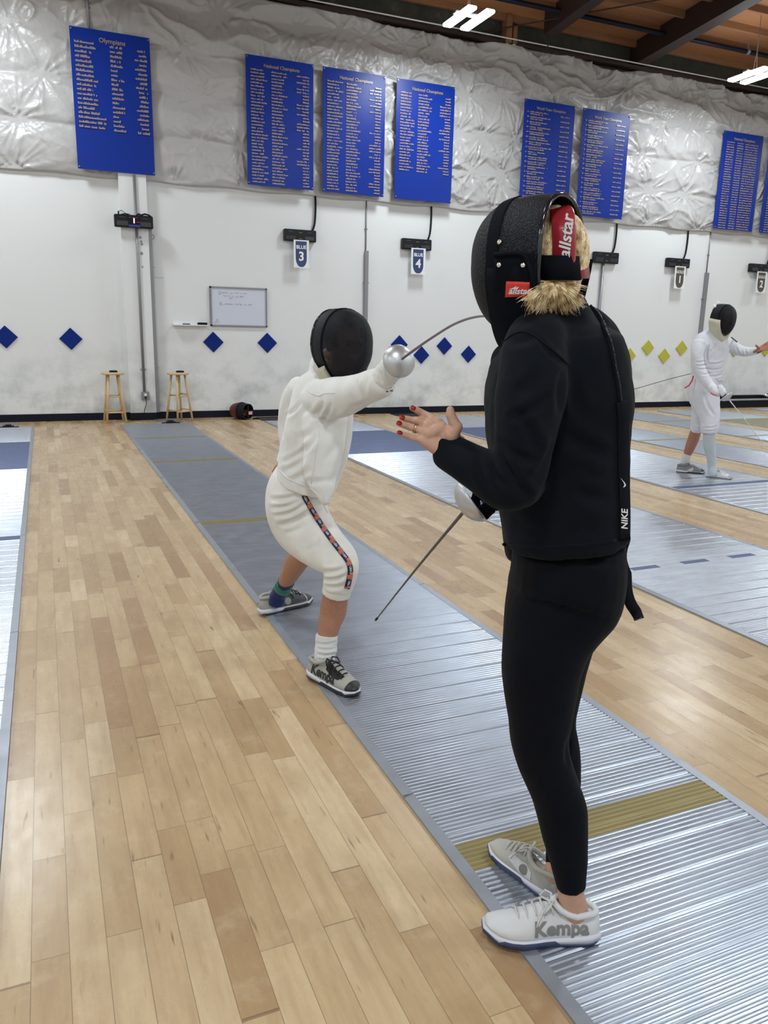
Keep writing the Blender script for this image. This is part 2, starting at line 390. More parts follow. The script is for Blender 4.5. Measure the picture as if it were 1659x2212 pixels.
# ---------------- wrinkled insulation sheet on the upper wall
PR = (3.68, 4.30, 4.92, 5.57, 6.14)
def insul():
    xs = np.concatenate([np.arange(XL+.05, -1.5, .1), np.arange(-1.5, 15.5, .021), np.arange(15.5, XR-.05, .1)]); zs = np.arange(3.64, 6.42, 0.021)
    XX, ZZ = np.meshgrid(xs, zs); rng = np.random.RandomState(3)
    pins = []
    for zi, pz in enumerate(PR):
        x = XL
        while x < XR:
            pins.append((x, pz+rng.uniform(-.03, .03), rng.uniform(0, 6.28), rng.randint(5, 9))); 
            x += rng.uniform(.55, 1.5) if x < 3 or x > 7 else rng.uniform(.32, .8)
    D = np.zeros_like(XX)
    # quilted bulge between the rows of pins
    edges = [3.62]+list(PR[1:])+[6.5]
    for a, c in zip(edges[:-1], edges[1:]):
        mk = (ZZ >= a) & (ZZ < c); t = np.clip((ZZ-a)/(c-a), 0, 1); D += mk*(0.07*np.sqrt(np.clip(1-(2*t-1)**2, 0, 1)))
    nz = np.zeros_like(XX)
    for (i, j), _ in np.ndenumerate(XX):
        p = Vector((XX[i, j]*.8, ZZ[i, j]*1.3, 2.0)); q = noise.noise(p*2.2)
        up = (ZZ[i, j]-5.5)
        r = 1-abs(noise.noise(Vector((XX[i, j]*1.1+q*1.2, ZZ[i, j]*2.2+XX[i, j]*.5, 5)))) if True else 0
        r2 = 1-abs(noise.noise(Vector((XX[i, j]*2.3-q, ZZ[i, j]*3.4-XX[i, j]*1.1+q, 9))))
        nz[i, j] = .03*noise.noise(p*1.2)+.07*(r**6-.3)*((1.25 if up > 0 else .5)*(.55 if XX[i, j] < 6 else 1))+.018*(r2**7-.2)*(1.3 if up > 0 else .5)*(.6 if XX[i, j] < 6 else 1.2)+.003*noise.noise(p*7)
    D += nz
    for x, z, ph, k in pins:
        dx, dz = XX-x, ZZ-z; r = np.hypot(dx, dz); mk = r < .55
        th = np.arctan2(dz, dx)
        star = np.abs(np.sin(th*k/2+ph+.9*np.sin(th*3+ph)))
        D -= mk*(np.exp(-r/.15)*.07); D += mk*(np.exp(-r/.26)*((1-np.abs(2*star-1))**2*1.6-.5)*.055*np.clip(r/.06, 0, 1))*(1.0 if x > 5.5 else .6)
    D = np.clip(D, .012, .3)
    top = 6.40+.05*np.sin(xs*1.7)+.03*np.sin(xs*4.1+1)
    ZT = ZZ.copy(); f = (ZZ-3.64)/(6.42-3.64)
    ZT = 3.64+f*(top[None, :]-3.64)+.012*np.sin(XX*5)*(f < .05)
    nr, nc = XX.shape; b = MB()
    vs = np.stack([XX, YW-.035-D, ZT], -1).reshape(-1, 3)
    fs = [(i*nc+j, i*nc+j+1, (i+1)*nc+j+1, (i+1)*nc+j) for i in range(nr-1) for j in range(nc-1)]
    b.add(vs, fs)
    # turned-back edges
    nb = len(b.v); b.v += [(x, YW+.03, z) for x, z in zip(xs, ZT[0])]; 
    for j in range(nc-1): b.f.append((nb+j, nb+j+1, j+1, j)); b.m.append(0)
    nb = len(b.v); b.v += [(x, YW+.03, z) for x, z in zip(xs, ZT[-1])]; L = (nr-1)*nc
    for j in range(nc-1): b.f.append((L+j, L+j+1, nb+j+1, nb+j)); b.m.append(0)
    return b
trim(insul(), m_plastic, True)
# dark ledge and thin silver rail above the sheet, sprinkler pipe and rods under the deck
b = MB(); b.box((XL, YW-.16, 6.40), (XR, YW+.03, 6.45)); trim(b, m_beam)
b = MB(); b.cyl((XL, YW-.2, 6.475), (XR, YW-.2, 6.475), .012, 8); o = b.build('cable_rail', m_silvertext, smooth=True); tag(o, 'thin silver cable rail running along above the wrinkled silver wall sheet', 'rail')
b = MB(); b.cyl((3.2, 12.3, 6.76), (XR, 12.3, 6.76), .04, 12); o = b.build('sprinkler_pipe', m_navy, smooth=True); tag(o, 'dark sprinkler pipe hung under the timber ceiling, parallel to the wall', 'pipe')
for k, (x, px) in enumerate(((6.15, 0), (8.5, 0), (10.7, 0), (12.6, 0))):
    c_ = MB(); c_.cyl((x, 12.3, 6.76), (x, 12.3, deckz(12.3)), .012, 6); c_.cyl((x-.03, 12.3, 6.76), (x+.03, 12.3, 6.76), .052, 12); c_.build('pipe_hanger', m_steel, o)
def rod(a, c, label):
    b = MB(); b.cyl(a, c, .012, 6); o = b.build('brace_rod', m_beam, smooth=True); tag(o, label, 'rod')
rod((7.2, 13.1, 6.5), (10.6, 10.8, 7.0), 'thin dark brace rod slanting up from the sheet towards the wide ceiling beam')
rod((8.42, 12.72, 6.62), (8.42, 12.72, 6.30), 'short dark rod hanging from the cut end of a ceiling beam')
b = MB(); b.box((7.75, 13.0, 6.42), (7.86, 13.17, 6.85)); b.box((7.9, 13.02, 6.42), (7.98, 13.17, 6.7)); o = b.build('timber_cleat', m_joist); tag(o, 'orange-brown timber cleat on the dark wall under the cut ceiling beam', 'bracket')
# ---------------- pistes
P0, P1 = -4.7, 12.4
def ribs(x0, x1, y0, y1, zt, pitch=0.0185, dep=0.0035):
    b = MB(); prof = []; y = math.floor(y0/pitch)*pitch; i = int(round(y/pitch))
    while y < y1:
        seam = dep*2.0 if i % 7 == 0 else dep
        for fy_, fz in ((0, -seam), (.0018, -seam), (.0052, -.0006), (.0085, 0), (.0135, 0), (.0168, -.0006)):
            yy_ = y+fy_
            if y0 <= yy_ <= y1: prof.append((yy_, zt+fz))
        y += pitch; i += 1
    prof = [(y0, zt-dep)]+prof+[(y1, zt-dep)]
    vs = []
    for yy_, zz in prof: vs += [(x0, yy_, zz), (x1, yy_, zz)]
    b.add(vs, [(2*q, 2*q+1, 2*q+3, 2*q+2) for q in range(len(prof)-1)]); return b
def piste(x0, x1, kind, label, paint, bands, dashes=False):
    root = empty('fencing_piste', ((x0+x1)/2, 3.85, 0), label, 'fencing piste', 'aluminium pistes on the wooden floor')
    zt = .013; e = .035
    d = ribs(x0+e, x1-e, P0+.03, P1-.02, zt).build('ribbed_deck', m_alu if kind == 'grey' else m_alu2, root, smooth=True)
    for xa, xb in ((x0, x0+e), (x1-e, x1)):
        b = MB()
        b.add([(xa, P0, 0), (xb, P0, 0), (xb, P0, zt+.001), (xa, P0, zt-.004 if xa == x0 else zt+.001)] +
              [(xa, P1, 0), (xb, P1, 0), (xb, P1, zt+.001), (xa, P1, zt-.004 if xa == x0 else zt+.001)],
              [(0,1,2,3),(7,6,5,4),(0,4,5,1),(1,5,6,2),(2,6,7,3),(3,7,4,0)])
        b.build('edge_rail', m_rail, root)
        # joints between rail lengths
        for yj in np.arange(P0+.9, P1, 1.95):
            if yj > 0: j_ = MB(); j_.box((xa, yj, zt-.001), (xb, yj+.004, zt+.0022)); j_.build('rail_joint', m_steel, root)
    b = MB(); b.box((x0, P1-.02, 0), (x1, P1, zt+.001)); b.build('end_rail', m_rail, root)
    b = MB(); b.box((x0, P0, 0), (x1, P0+.03, zt+.001)); b.build('end_rail', m_rail, root)
    for y0_, y1_ in bands:
        ribs(x0+e, x1-e, y0_, y1_, zt+.0007).build('painted_line' if y1_-y0_ < .3 else 'painted_zone', paint, root, smooth=True)
    if dashes:
        k = x0+.03 if dashes is True else dashes
        xs_ = [q for q in np.arange(3.422-2*.43, x1, .43)]
        off = x0-3.214
        for q in np.arange(3.422-.43, 3.214+(x1-x0), .43):
            a, c_ = max(q+off, x0+e), min(q+.226+off, x1-e)
            if c_-a > .03: ribs(a, c_, 3.795, 3.845, zt+.0007).build('centre_dash', paint, root, smooth=True)
G4 = [(10.78, 10.86), (8.81, 8.90), (5.85, 5.95), (1.645, 1.77)]
WB = [(8.81, 10.84), (5.85, 5.96), (1.66, 1.77)]
piste(-1.735, -0.217, 'white', 'wide aluminium piste cut by the left edge of the photo, with a blue band', m_blue, WB, True)
piste(0.981, 2.01, 'grey', 'narrow grey ribbed piste with gold lines, under the two fencers in front', m_gold, G4)
piste(3.214, 4.731, 'white', 'wide bright piste with blue dashes, next right of the narrow one with the fencers', m_blue, WB, True)
piste(5.70, 7.177, 'white', 'wide piste with a blue line, under the far white-clad fencer', m_blue, WB, True)
piste(7.823, 8.84, 'grey', 'narrow gold-lined piste just behind the far fencer', m_gold, G4)
piste(9.827, 10.857, 'grey', 'second narrow gold-lined piste behind the far fencer', m_gold, G4)
piste(11.4, 12.93, 'white', 'wide far piste with an olive-gold band near the black tray', m_olive, WB, True)
piste(13.95, 15.45, 'white', 'farthest piste at the right edge, in front of the black tray', m_olive, WB, True)
# reel plates and cable reels at the far ends
def plate(x0, x1, y0, y1, m, label, h=.012):
    b = MB(); b.box((x0, y0, 0), (x1, y1, h)); me = bevel(b.mesh(), .004)
    for k in range(9):
        pass
    o = link('floor_plate', me, m, smooth=False); tag(o, label, 'floor plate', 'floor plates by the wall'); return o
plate(-.95, -.43, 12.55, 12.95, m_steel, 'silver floor plate behind the left-edge piste')
plate(1.55, 1.98, 12.72, 13.0, m_steel, 'dark grey floor plate at the far end of the narrow front piste')
plate(3.22, 3.72, 12.56, 13.0, m_navy, 'dark blue ribbed floor plate behind the front fencer, against the wall')
plate(5.75, 6.3, 12.62, 13.08, m_navy, 'dark blue ribbed floor plate above the pointing hand, against the wall')
def reelbit(c, label):
    b = MB(); c = Vector(c); b.cyl(c+Vector((0, 0, .0)), c+Vector((0, 0, .03)), .075, 20); b.cyl(c+Vector((0, 0, .03)), c+Vector((0, 0, .045)), .04, 16)
    b.box((c.x-.14, c.y-.02, 0), (c.x+.14, c.y+.02, .012)); o = b.build('cable_reel', m_blackm); tag(o, label, 'cable reel', 'low cable reels')
reelbit((-.56, 12.52, .0), 'low black reel unit at the far end of the left-edge piste')
reelbit((1.75, 12.55, 0), 'low black reel unit at the far end of the narrow front piste')
# ---------------- banners
rngb = random.Random(5)
def banner(x, y, title, rows, style, label, wd=1.093, hg=1.874, zt=5.58, tsize=.085):
    root = empty('name_banner', (x+wd/2, y, zt-hg), label, 'banner', 'blue honour banners on the upper wall')
    b = MB(); nx, nz = 10, 18; th = .006
    def Y(u, v): return y-.006*math.sin(u*math.pi)-.004*math.sin(v*5+x)
    for s, o_ in ((0, 0), (1, th)):
        vs = [(x+wd*i/nx, Y(i/nx, j/nz)+o_, zt-hg*j/nz) for j in range(nz+1) for i in range(nx+1)]
        b.add(vs, [(j*(nx+1)+i, j*(nx+1)+i+1, (j+1)*(nx+1)+i+1, (j+1)*(nx+1)+i) for j in range(nz) for i in range(nx)])
    L = (nx+1)*(nz+1)
    rim = [i for i in range(nx+1)]+[(j*(nx+1)+nx) for j in range(1, nz+1)]+[nz*(nx+1)+i for i in range(nx-1, -1, -1)]+[j*(nx+1) for j in range(nz-1, 0, -1)]
    for a, c_ in zip(rim, rim[1:]+rim[:1]): b.f.append((a, c_, c_+L, a+L)); b.m.append(0)
    b.build('panel', m_board, root, smooth=False)
    t = text_mesh(title, tsize, .001, .0015); place(t, Vector((x+wd*.52, y-.014, zt-.13)), Vector((1, 0, 0)), Z)
    link('title_lettering', t, m_gtext, root, False)
    b = MB()
    def word(xx, zz, ln_, h):            # unreadable small type: a row of short strokes
        q = 0
        while q < ln_:
            cw_ = h*rngb.uniform(.35, .62)
            if rngb.random() < .12 and q > .05: q += cw_; continue
            hh = h*rngb.choice((.62, .62, .66, 1, .9)); z0_ = zz-h*.5
            b.add([(xx+q, y-.0145, z0_), (xx+q+cw_*.86, y-.0145, z0_), (xx+q+cw_*.86, y-.0145, z0_+hh), (xx+q, y-.0145, z0_+hh)], [(0, 1, 2, 3)])
            q += cw_
    for r_ in range(rows):
        if style == 'o':
            zz = zt-.185-r_*.0615; h = .034
            word(x+.055, zz+.0, .055, h); word(x+.125, zz, rngb.uniform(.14, .22) if r_ < 16 else .30, h)
            word(x+.53, zz-.01, rngb.choice((.09, .15, .17)), h); l_ = rngb.choice((.10, .12, .16)); word(x+1.03-l_, zz-.01, l_, h)
        elif style == 'n':
            zz = zt-.2-r_*.0463; h = .024
            word(x+.07, zz, .19+rngb.choice((0, 0, .02, .07)), h); word(x+.40, zz-.004, .2+rngb.choice((-.03, 0, .05)), h)
            l_ = rngb.choice((.1, .1, .2)); word(x+1.01-l_, zz-.006, l_, h)
        elif style == 't':
            zz = zt-.2-r_*.0835; h = .024
            word(x+.06, zz, .03, h); word(x+.12, zz, rngb.uniform(.33, .5), h); word(x+.13, zz-.034, rngb.uniform(.18, .4), h); word(x+.78, zz-.015, .2, h)
        else:
            zz = zt-.2-r_*.047; h = .024
            word(x+.1, zz, .2, h); word(x+.38, zz, .17, h); word(x+.6, zz, .36, h)
    b.build('name_lettering', m_gtext, root)
    for cx_, cz in ((x+.02, zt-.03), (x+wd-.02, zt-.03), (x+.02, zt-hg+.03), (x+wd-.02, zt-hg+.03)):
        b = MB(); b.cyl((cx_, y-.008, cz), (cx_, y-.018, cz), .011, 10); b.build('grommet', m_steel, root)
YB = YW-.17
banner(.64, YB, 'Olympians', 19, 'o', 'blue banner headed Olympians, alone at the far left')
banner(3.157, YB, 'National Champions', 36, 'n', 'blue banner, left one of the group of three, full of gold rows', tsize=.07)
banner(4.409, YB, 'National Champions', 36, 'n', 'blue banner in the middle of the group of three', tsize=.07)
banner(5.705, YB, 'National Champions', 27, 'n', 'blue banner, right one of the three, its lowest part empty', tsize=.07)
banner(8.207, YB, 'World Team Champions', 20, 't', 'blue banner just above the raised fencing mask of the person in black', tsize=.062)
banner(9.487, YB, 'World Team Champions', 20, 't', 'blue banner right of the one above the mask, paired with it', tsize=.062)
banner(12.957, YB, 'National Champions', 36, 'm', 'blue banner at the far right, whole, with dense rows', tsize=.07)
banner(14.25, YB, 'National Champions', 36, 'm', 'blue banner cut off by the right edge of the photo', tsize=.07)
# ---------------- pads on the wall
def diamond(x, z, m, label, group, s=.168):
    b = MB(); y0_, y1_ = YW-.022, YW+.002
    b.add([(x-s, y1_, z), (x, y1_, z-s), (x+s, y1_, z), (x, y1_, z+s), (x-s, y0_, z), (x, y0_, z-s), (x+s, y0_, z), (x, y0_, z+s)],
          [(3, 2, 1, 0), (4, 5, 6, 7), (0, 1, 5, 4), (1, 2, 6, 5), (2, 3, 7, 6), (3, 0, 4, 7)])
    o = link('target_pad', bevel(b.mesh(), .004), m, smooth=False); tag(o, label, 'target pad', group)
gB, gY = 'blue diamond target pads', 'yellow diamond target pads'
diamond(-.52, 1.275, m_diab, 'blue diamond pad at the left edge with a dark smudge', gB)
diamond(.388, 1.262, m_diab, 'blue diamond pad between the left edge and the stools', gB)
diamond(2.575, 1.243, m_diab, 'blue diamond pad directly under the marker shelf and whiteboard', gB)
diamond(3.486, 1.243, m_diab, 'blue diamond pad under the right corner of the whiteboard', gB)
diamond(4.42, 1.245, m_diab, 'blue diamond pad mostly hidden behind the mask of the white-clad fencer', gB)
diamond(5.943, 1.245, m_diab, 'blue diamond pad rising behind the silver sword guard', gB)
diamond(6.395, 1.062, m_diab, 'blue diamond pad low beside the sword guard, under the blade', gB, .16)
diamond(6.865, 1.232, m_diab, 'blue diamond pad, upper one right of the blade', gB, .16)
diamond(7.385, 1.085, m_diab, 'blue diamond pad nearest the person in black', gB, .16)
diamond(11.215, 1.085, m_diay, 'yellow diamond pad nearest the back of the person in black', gY, .16)
diamond(11.68, 1.256, m_diay, 'yellow diamond pad, upper one of the left pair', gY, .16)
diamond(12.14, 1.087, m_diay, 'yellow diamond pad, lower one of the second pair', gY, .16)
diamond(12.60, 1.256, m_diay, 'yellow diamond pad next to the arm of the far fencer', gY, .16)
diamond(14.13, 1.24, m_diay, 'yellow diamond pad peeping out under the raised sleeve of the far fencer', gY, .16)
diamond(15.08, 1.25, m_diay, 'yellow diamond pad behind the open hand of the far fencer', gY, .16)
# ---------------- scoring boxes, signs, cables
m_ledg = mat('yellow_print', (.22, .19, .03), .5); m_grey = mat('dim_print', (.07, .08, .09), .4); m_dispb = mat('lit_blue_display', (.02, .02, .12), .3, emit=((.05, .04, .5), .25))
m_num = mat('lit_digit', (.8, .8, .8), .3, emit=((1, 1, 1), 1.0)); m_dred = mat('lit_red_row', (.3, .02, .04), .3, emit=((.6, .05, .1), .3))
m_gloss = mat('gloss_lens', (.012, .014, .018), .08, spec=.8)
def scorebox(x0, x1, z0, z1, y, label, big=False):
    root = empty('scoring_box', ((x0+x1)/2, y, z0), label, 'scoring box', 'black scoring boxes on the wall')
    b = MB(); b.box((x0, y, z0), (x1, y+.09, z1)); link('casing', bevel(b.mesh(), .018, 3), m_blackm, root, False)
    W_ = x1-x0; H_ = z1-z0
    for a, c_ in ((.06, .36), (.64, .94)):
        b = MB(); q = [Vector((x0+W_*a, y-.001, z0+H_*.12)), Vector((x0+W_*c_, y-.001, z0+H_*.12)), Vector((x0+W_*c_, y-.001, z0+H_*.52)), Vector((x0+W_*a, y-.001, z0+H_*.52))]
        b.box((x0+W_*a, y-.008, z0+H_*.1), (x0+W_*c_, y+.01, z0+H_*.5)); link('lamp_lens', bevel(b.mesh(), .01, 3), m_gloss if not big else mat('dark_lens', (.03, .035, .035), .4), root, False)
    for a, c_, zz in ((.13, .27, .78), (.72, .86, .74)): b = MB(); b.box((x0+W_*a, y-.002, z0+H_*zz), (x0+W_*c_, y+.01, z0+H_*(zz+.035))); b.build('light_print', m_grey, root)
    for a, c_, zz in ((.46, .55, .7), (.46, .55, .2)): b = MB(); b.box((x0+W_*a, y-.002, z0+H_*zz), (x0+W_*c_, y+.01, z0+H_*(zz+.05))); b.build('yellow_print', m_ledg, root)
    if big:
        b = MB(); b.box((x0+W_*.35, y-.012, z0+.005), (x0+W_*.66, y+.01, z0+H_*.82)); b.build('display', m_blackr, root)
        b = MB(); b.box((x0+W_*.355, y-.014, z0+.01), (x0+W_*.655, y, z0+H_*.22)); b.build('blue_display_row', m_dispb, root)
        b = MB(); b.box((x0+W_*.36, y-.014, z0+H_*.77), (x0+W_*.6, y, z0+H_*.79)); b.box((x0+W_*.56, y-.014, z0+H_*.42), (x0+W_*.655, y, z0+H_*.46)); b.build('red_display_row', m_dred, root)
        t = text_mesh('1', .095, .002, .004); place(t, Vector((x0+W_*.5, y-.016, z0+H_*.52)), Vector((1, 0, 0)), Z); link('digit', t, m_num, root, False)
        b = MB(); b.tube([(x0+.07, y+.05, z1-.01), (x0+.07, y+.05, z1+.045)], .012, 8); b.build('antenna', m_blackm, root)
        b = MB(); b.tube([(x0+.08, y+.05, z1+.05), (x0+.12, y+.05, z1+.06), (x0+.17, y+.05, z1+.02), (x0+.24, y+.05, z1+.01)], .004, 6)
        b.tube([(x0+.1, y+.05, z1), (x0+.16, y+.05, z1+.014), (x0+.22, y+.05, z1+.008)], .008, 6)
        b.tube([(x0+.33, y+.05, z1), (x0+.36, y+.05, z1+.025), (x0+.40, y+.05, z1+.01), (x0+.45, y+.05, z1+.03), (x0+.50, y+.05, z1+.02), (x0+.54, y+.05, z1)], .013, 6); b.build('cable_tangle', m_blackr, root)
    return root
scorebox(1.10, 1.665, 2.925, 3.108, YW-.25, 'large black scoring box on the white pier showing the digit 1', True)
scorebox(3.775, 4.332, 2.905, 3.095, YW-.09, 'black scoring box above the BLUE 3 sign')
scorebox(5.92, 6.495, 2.895, 3.082, YW-.09, 'black scoring box above the BLUE 4 sign')
scorebox(10.065, 10.665, 2.88, 3.092, YW-.09, 'black scoring box without a sign, just right of the head of the person in black')
scorebox(11.915, 12.515, 2.892, 3.075, YW-.09, 'black scoring box above the bronze 1 sign')
scorebox(14.235, 14.85, 2.904, 3.082, YW-.09, 'black scoring box above the bronze 2 sign at the right edge')
def sign(x0, x1, z0, z1, word, dig, m, label):
    y = YW-.12; root = empty('piste_sign', ((x0+x1)/2, y, z0), label, 'sign', 'hanging piste number signs')
    b = MB(); nz = 8
    for o_ in (0, .004):
        b.add([(xx, y+o_-.012*(j/nz)**2, z1-(z1-z0)*j/nz) for j in range(nz+1) for xx in (x0, x1)], [(2*j, 2*j+1, 2*j+3, 2*j+2) for j in range(nz)])
    b.build('card', m_white, root)
    W_ = x1-x0; cx_ = (x0+x1)/2-.003; hw_ = W_*.36; H_ = z1-z0; out = [(cx_-hw_, z1-.02), (cx_+hw_, z1-.02)]
    zc = z0+H_*.32
    for k in range(0, 11):
        t = k/10; out.append((cx_+hw_*math.cos(t*math.pi/2)**.75, zc-(zc-z0-.015)*math.sin(t*math.pi/2)**1.3))
    for k in range(9, -1, -1):
        t = k/10; out.append((cx_-hw_*math.cos(t*math.pi/2)**.75, zc-(zc-z0-.015)*math.sin(t*math.pi/2)**1.3))
    def yy_(z): return y-.012*((z1-z)/H_)**2
    b = MB(); b.add([(a, yy_(z)-.0012, z) for a, z in out]+[(cx_, yy_(zc)-.0012, zc)], [(len(out), i, (i+1) % len(out)) for i in range(len(out))]); b.build('shield', m, root)
    t = text_mesh(word, .078, .0005, .0022); place(t, Vector((cx_, yy_(z1-H_*.25)-.006, z1-H_*.26)), Vector((1, 0, 0)), Z); link('word', t, m_white, root, False)
    t = text_mesh(dig, .2, .0005, .006); place(t, Vector((cx_, yy_(z0)-.001, z0+H_*.40)), Vector((1, 0, 0)), Z); link('number', t, m_white, root, False)
sign(3.925, 4.19, 2.48, 2.925, 'BLUE', '3', m_signb, 'white card with a dark blue shield reading BLUE 3')
sign(6.08, 6.362, 2.478, 2.922, 'BLUE', '4', m_signb, 'white card with a dark blue shield reading BLUE 4')
sign(12.10, 12.385, 2.47, 2.915, 'GOLD', '1', m_signg, 'white card with a bronze shield numbered 1')
sign(14.41, 14.705, 2.472, 2.919, 'GOLD', '2', m_signg, 'white card with a bronze shield numbered 2')
def cable(pts, r, m, label, name='power_cable', cat='cable'):
    b = MB(); rr = catmull(pts, 6); b.tube([Vector(p) for p in rr], r, 8); o = b.build(name, m, smooth=True); tag(o, label, cat); return o
yc = YW-.03
for x, zt_, zb, lb in ((4.30, 3.75, 3.07, 'nearest the whiteboard'), (6.46, 3.75, 3.06, 'above the silver sword guard'), (10.56, 3.72, 3.07, 'that has no sign'), (12.40, 3.72, 3.06, 'above the yellow pads'), (14.78, 3.72, 3.06, 'at the right edge')):
    cable([(x+.02, yc, zt_), (x+.035, yc, (zt_+zb)/2+.1), (x+.02, yc, zb+.15), (x-.03, yc, zb)], .017, m_blackr, 'black power cable dropping from the sheet to the scoring box %s' % lb)
def pole(x, z0, z1, r, y, label, m=m_steel, sq=True):
    b = MB()
    if sq: b.box((x-r, y-r, z0), (x+r, y+r, z1))
    else: b.cyl((x, y, z0), (x, y, z1), r, 10)
    for zz in (z0+.25*(z1-z0), z0+.8*(z1-z0)): b.box((x-r*1.6, y-r*.6, zz), (x+r*1.6, y+r*1.2, zz+.015))
    o = b.build('wall_conduit', m, smooth=False); tag(o, label, 'conduit'); return o
yp = YW-.155
# conduits leave the vertical very little: follow their two measured ends
def cond(x0, x1, z0, z1, r, y, label):
    b = MB(); b.tube([(x0, y, z0), (x1, y, z1)], r, 8); b.box((x0-r*2, y-.01, z0+.35), (x0+r*2, y+.012, z0+.37)); o = b.build('wall_conduit', m_steel, smooth=True); tag(o, label, 'conduit')
cond(1.425, 1.425, .45, 3.69, .021, yp-.005, 'thin grey conduit running down the middle of the white pier to the socket')
cond(.905, .905, 5.5, 6.45, .018, YW-.13, 'thin dark conduit above the Olympians banner')
pole(1.625, .12, 2.93, .028, YW-.10, 'thick dark grey conduit down the right side of the white pier')
pole(5.265, .12, 2.83, .032, YW-.02, 'thick grey wall conduit standing behind the mask of the white-clad fencer')
cond(5.255, 5.255, 2.83, 3.75, .012, YW-.012, 'thin upper conduit above the thick one behind the white-clad fencer')
cond(10.33, 10.33, .12, 2.9, .03, YW-.03, 'grey wall conduit just right of the person in black')
pole(13.06, .12, 2.83, .036, YW-.03, 'thick grey wall conduit touching the head of the far fencer')
cond(13.06, 13.06, 2.83, 3.72, .014, YW-.012, 'thin upper conduit above the thick one by the far fencer')
root = empty('wall_socket', (1.43, yp-.03, .34), 'silver electrical socket box low on the white pier', 'socket')
b = MB(); b.box((1.375, yp-.04, .33), (1.495, yp+.01, .455)); link('box', bevel(b.mesh(), .006), m_steel, root, False)
b = MB(); b.cyl((1.435, yp-.042, .41), (1.435, yp-.05, .41), .022, 12); b.build('outlet', m_white, root)
b = MB(); b.box((1.42, yp-.07, .355), (1.45, yp-.04, .38)); b.build('plug', m_blackm, root)
cable([(1.435, yp-.065, .36), (1.44, yp-.06, .27), (1.415, yp-.03, .18), (1.405, yp-.02, .11)], .005, m_blackr, 'thin dark power lead hanging from the silver socket to the floor', 'power_lead', 'cable')
b = MB(); b.box((1.66, YW-.012, 2.23), (1.82, YW+.01, 2.40)); o = link('switch_plate', bevel(b.mesh(), .004), m_plain, smooth=False); tag(o, 'small white blank plate on the wall right of the pier', 'wall plate')
b = MB(); b.tube([(1.66+.035*math.cos(t/8*6.28), YW-.06, 2.83+.035*math.sin(t/8*6.28)) for t in range(9)], .006, 6); o = b.build('cable_loop', m_steel, smooth=True); tag(o, 'small loop of cable beside the pier under the large scoring box', 'cable')
# ---------------- stools and remotes
def stool(c, rot, label):
    root = empty('wooden_stool', c, label, 'stool', 'pine stools against the back wall')
    b = MB(); R_ = .172
    rings = []
    for r_, z_ in ((.14, .735), (.165, .737), (R_, .745), (R_, .76), (.166, .768), (.15, .772)):
        rings.append([Vector((c[0]+r_*math.cos(k*math.pi/20), c[1]+r_*math.sin(k*math.pi/20), z_)) for k in range(40)])
    b.loft(rings); b.build('seat', m_pine, root, True)
    ft = []
    for k in range(4):
        a = rot+k*math.pi/2; t = Vector((c[0]+.105*math.cos(a), c[1]+.105*math.sin(a), .737)); f = Vector((c[0]+.205*math.cos(a), c[1]+.205*math.sin(a), 0)); ft.append((t, f))
        b = MB(); b.tube([f, t], [.0165, .018], 12); b.build('leg', m_pine, root, True)
    for k in range(4):
        (t1, f1), (t2, f2) = ft[k], ft[(k+1) % 4]
        for q in ((.22, .55) if k % 2 == 0 else (.25, .58)):
            b = MB(); b.tube([f1.lerp(t1, q), f2.lerp(t2, q)], .011, 8); b.build('rung', m_pine, root, True)
stool((.945, 12.86, 0), math.radians(45+4), 'pine stool left of the white pier')
stool((1.925, 12.80, 0), math.radians(45+28), 'pine stool right of the white pier')
def remote(c, label):
    root = empty('remote_control', c, label, 'remote control', 'black remotes lying on the stools')
    b = MB(); b.box((c[0]-.06, c[1]-.025, c[2]), (c[0]+.06, c[1]+.025, c[2]+.028)); link('casing', bevel(b.mesh(), .006), m_blackm, root, False)
    b = MB(); b.box((c[0]-.04, c[1]-.012, c[2]+.028), (c[0]+.03, c[1]+.012, c[2]+.031)); b.build('button_pad', m_grey, root)
remote((.955, 12.83, .772), 'black remote on the seat of the left pine stool')
remote((1.955, 12.78, .772), 'black remote on the seat of the right pine stool')
# ---------------- whiteboard and marker shelf
x0, x1, z0, z1 = 2.535, 3.485, 1.50, 2.13
root = empty('whiteboard', ((x0+x1)/2, YW-.02, z0), 'small framed whiteboard with faint red handwriting', 'whiteboard')
b = MB(); b.box((x0, YW-.018, z0), (x1, YW+.005, z1)); b.build('board', m_wb, root)
for a, c_ in (((x0, YW-.03, z0), (x0+.028, YW, z1)), ((x1-.022, YW-.03, z0), (x1, YW, z1)), ((x0, YW-.03, z0), (x1, YW, z0+.024)), ((x0, YW-.03, z1-.024), (x1, YW, z1))):
    b = MB(); b.box(a, c_); b.build('frame', m_steel, root)
b = MB(); rg = random.Random(2)
def scribble(xa, xb, z, amp=.014, seg=.012):
    pts = []; x = xa
    while x < xb: pts.append((x, YW-.0195, z+rg.uniform(-amp, amp))); x += rg.uniform(.4, 1.2)*seg
    if len(pts) > 1: b.tube(pts, .0022, 4)
def ww(words, z):
    for a, c_ in words: scribble(x0+a, x0+c_, z)
ww(((.2, .3), (.33, .385), (.41, .48), (.5, .53), (.55, .61)), z1-.095); ww(((.22, .26), (.275, .3), (.315, .355), (.37, .4), (.415, .47), (.49, .57)), z1-.145)
ww(((.31, .38),), z1-.18); ww(((.22, .38), (.405, .47), (.48, .53), (.56, .61), (.63, .7)), z1-.27)
b.tube([(x0+.16+.02*math.cos(t/8*6.28), YW-.0195, z1-.10+.025*math.sin(t/8*6.28)) for t in range(9)], .002, 4)
b.tube([(x0+.175+.02*math.cos(t/8*6.28), YW-.0195, z1-.27+.025*math.sin(t/8*6.28)) for t in range(9)], .002, 4)
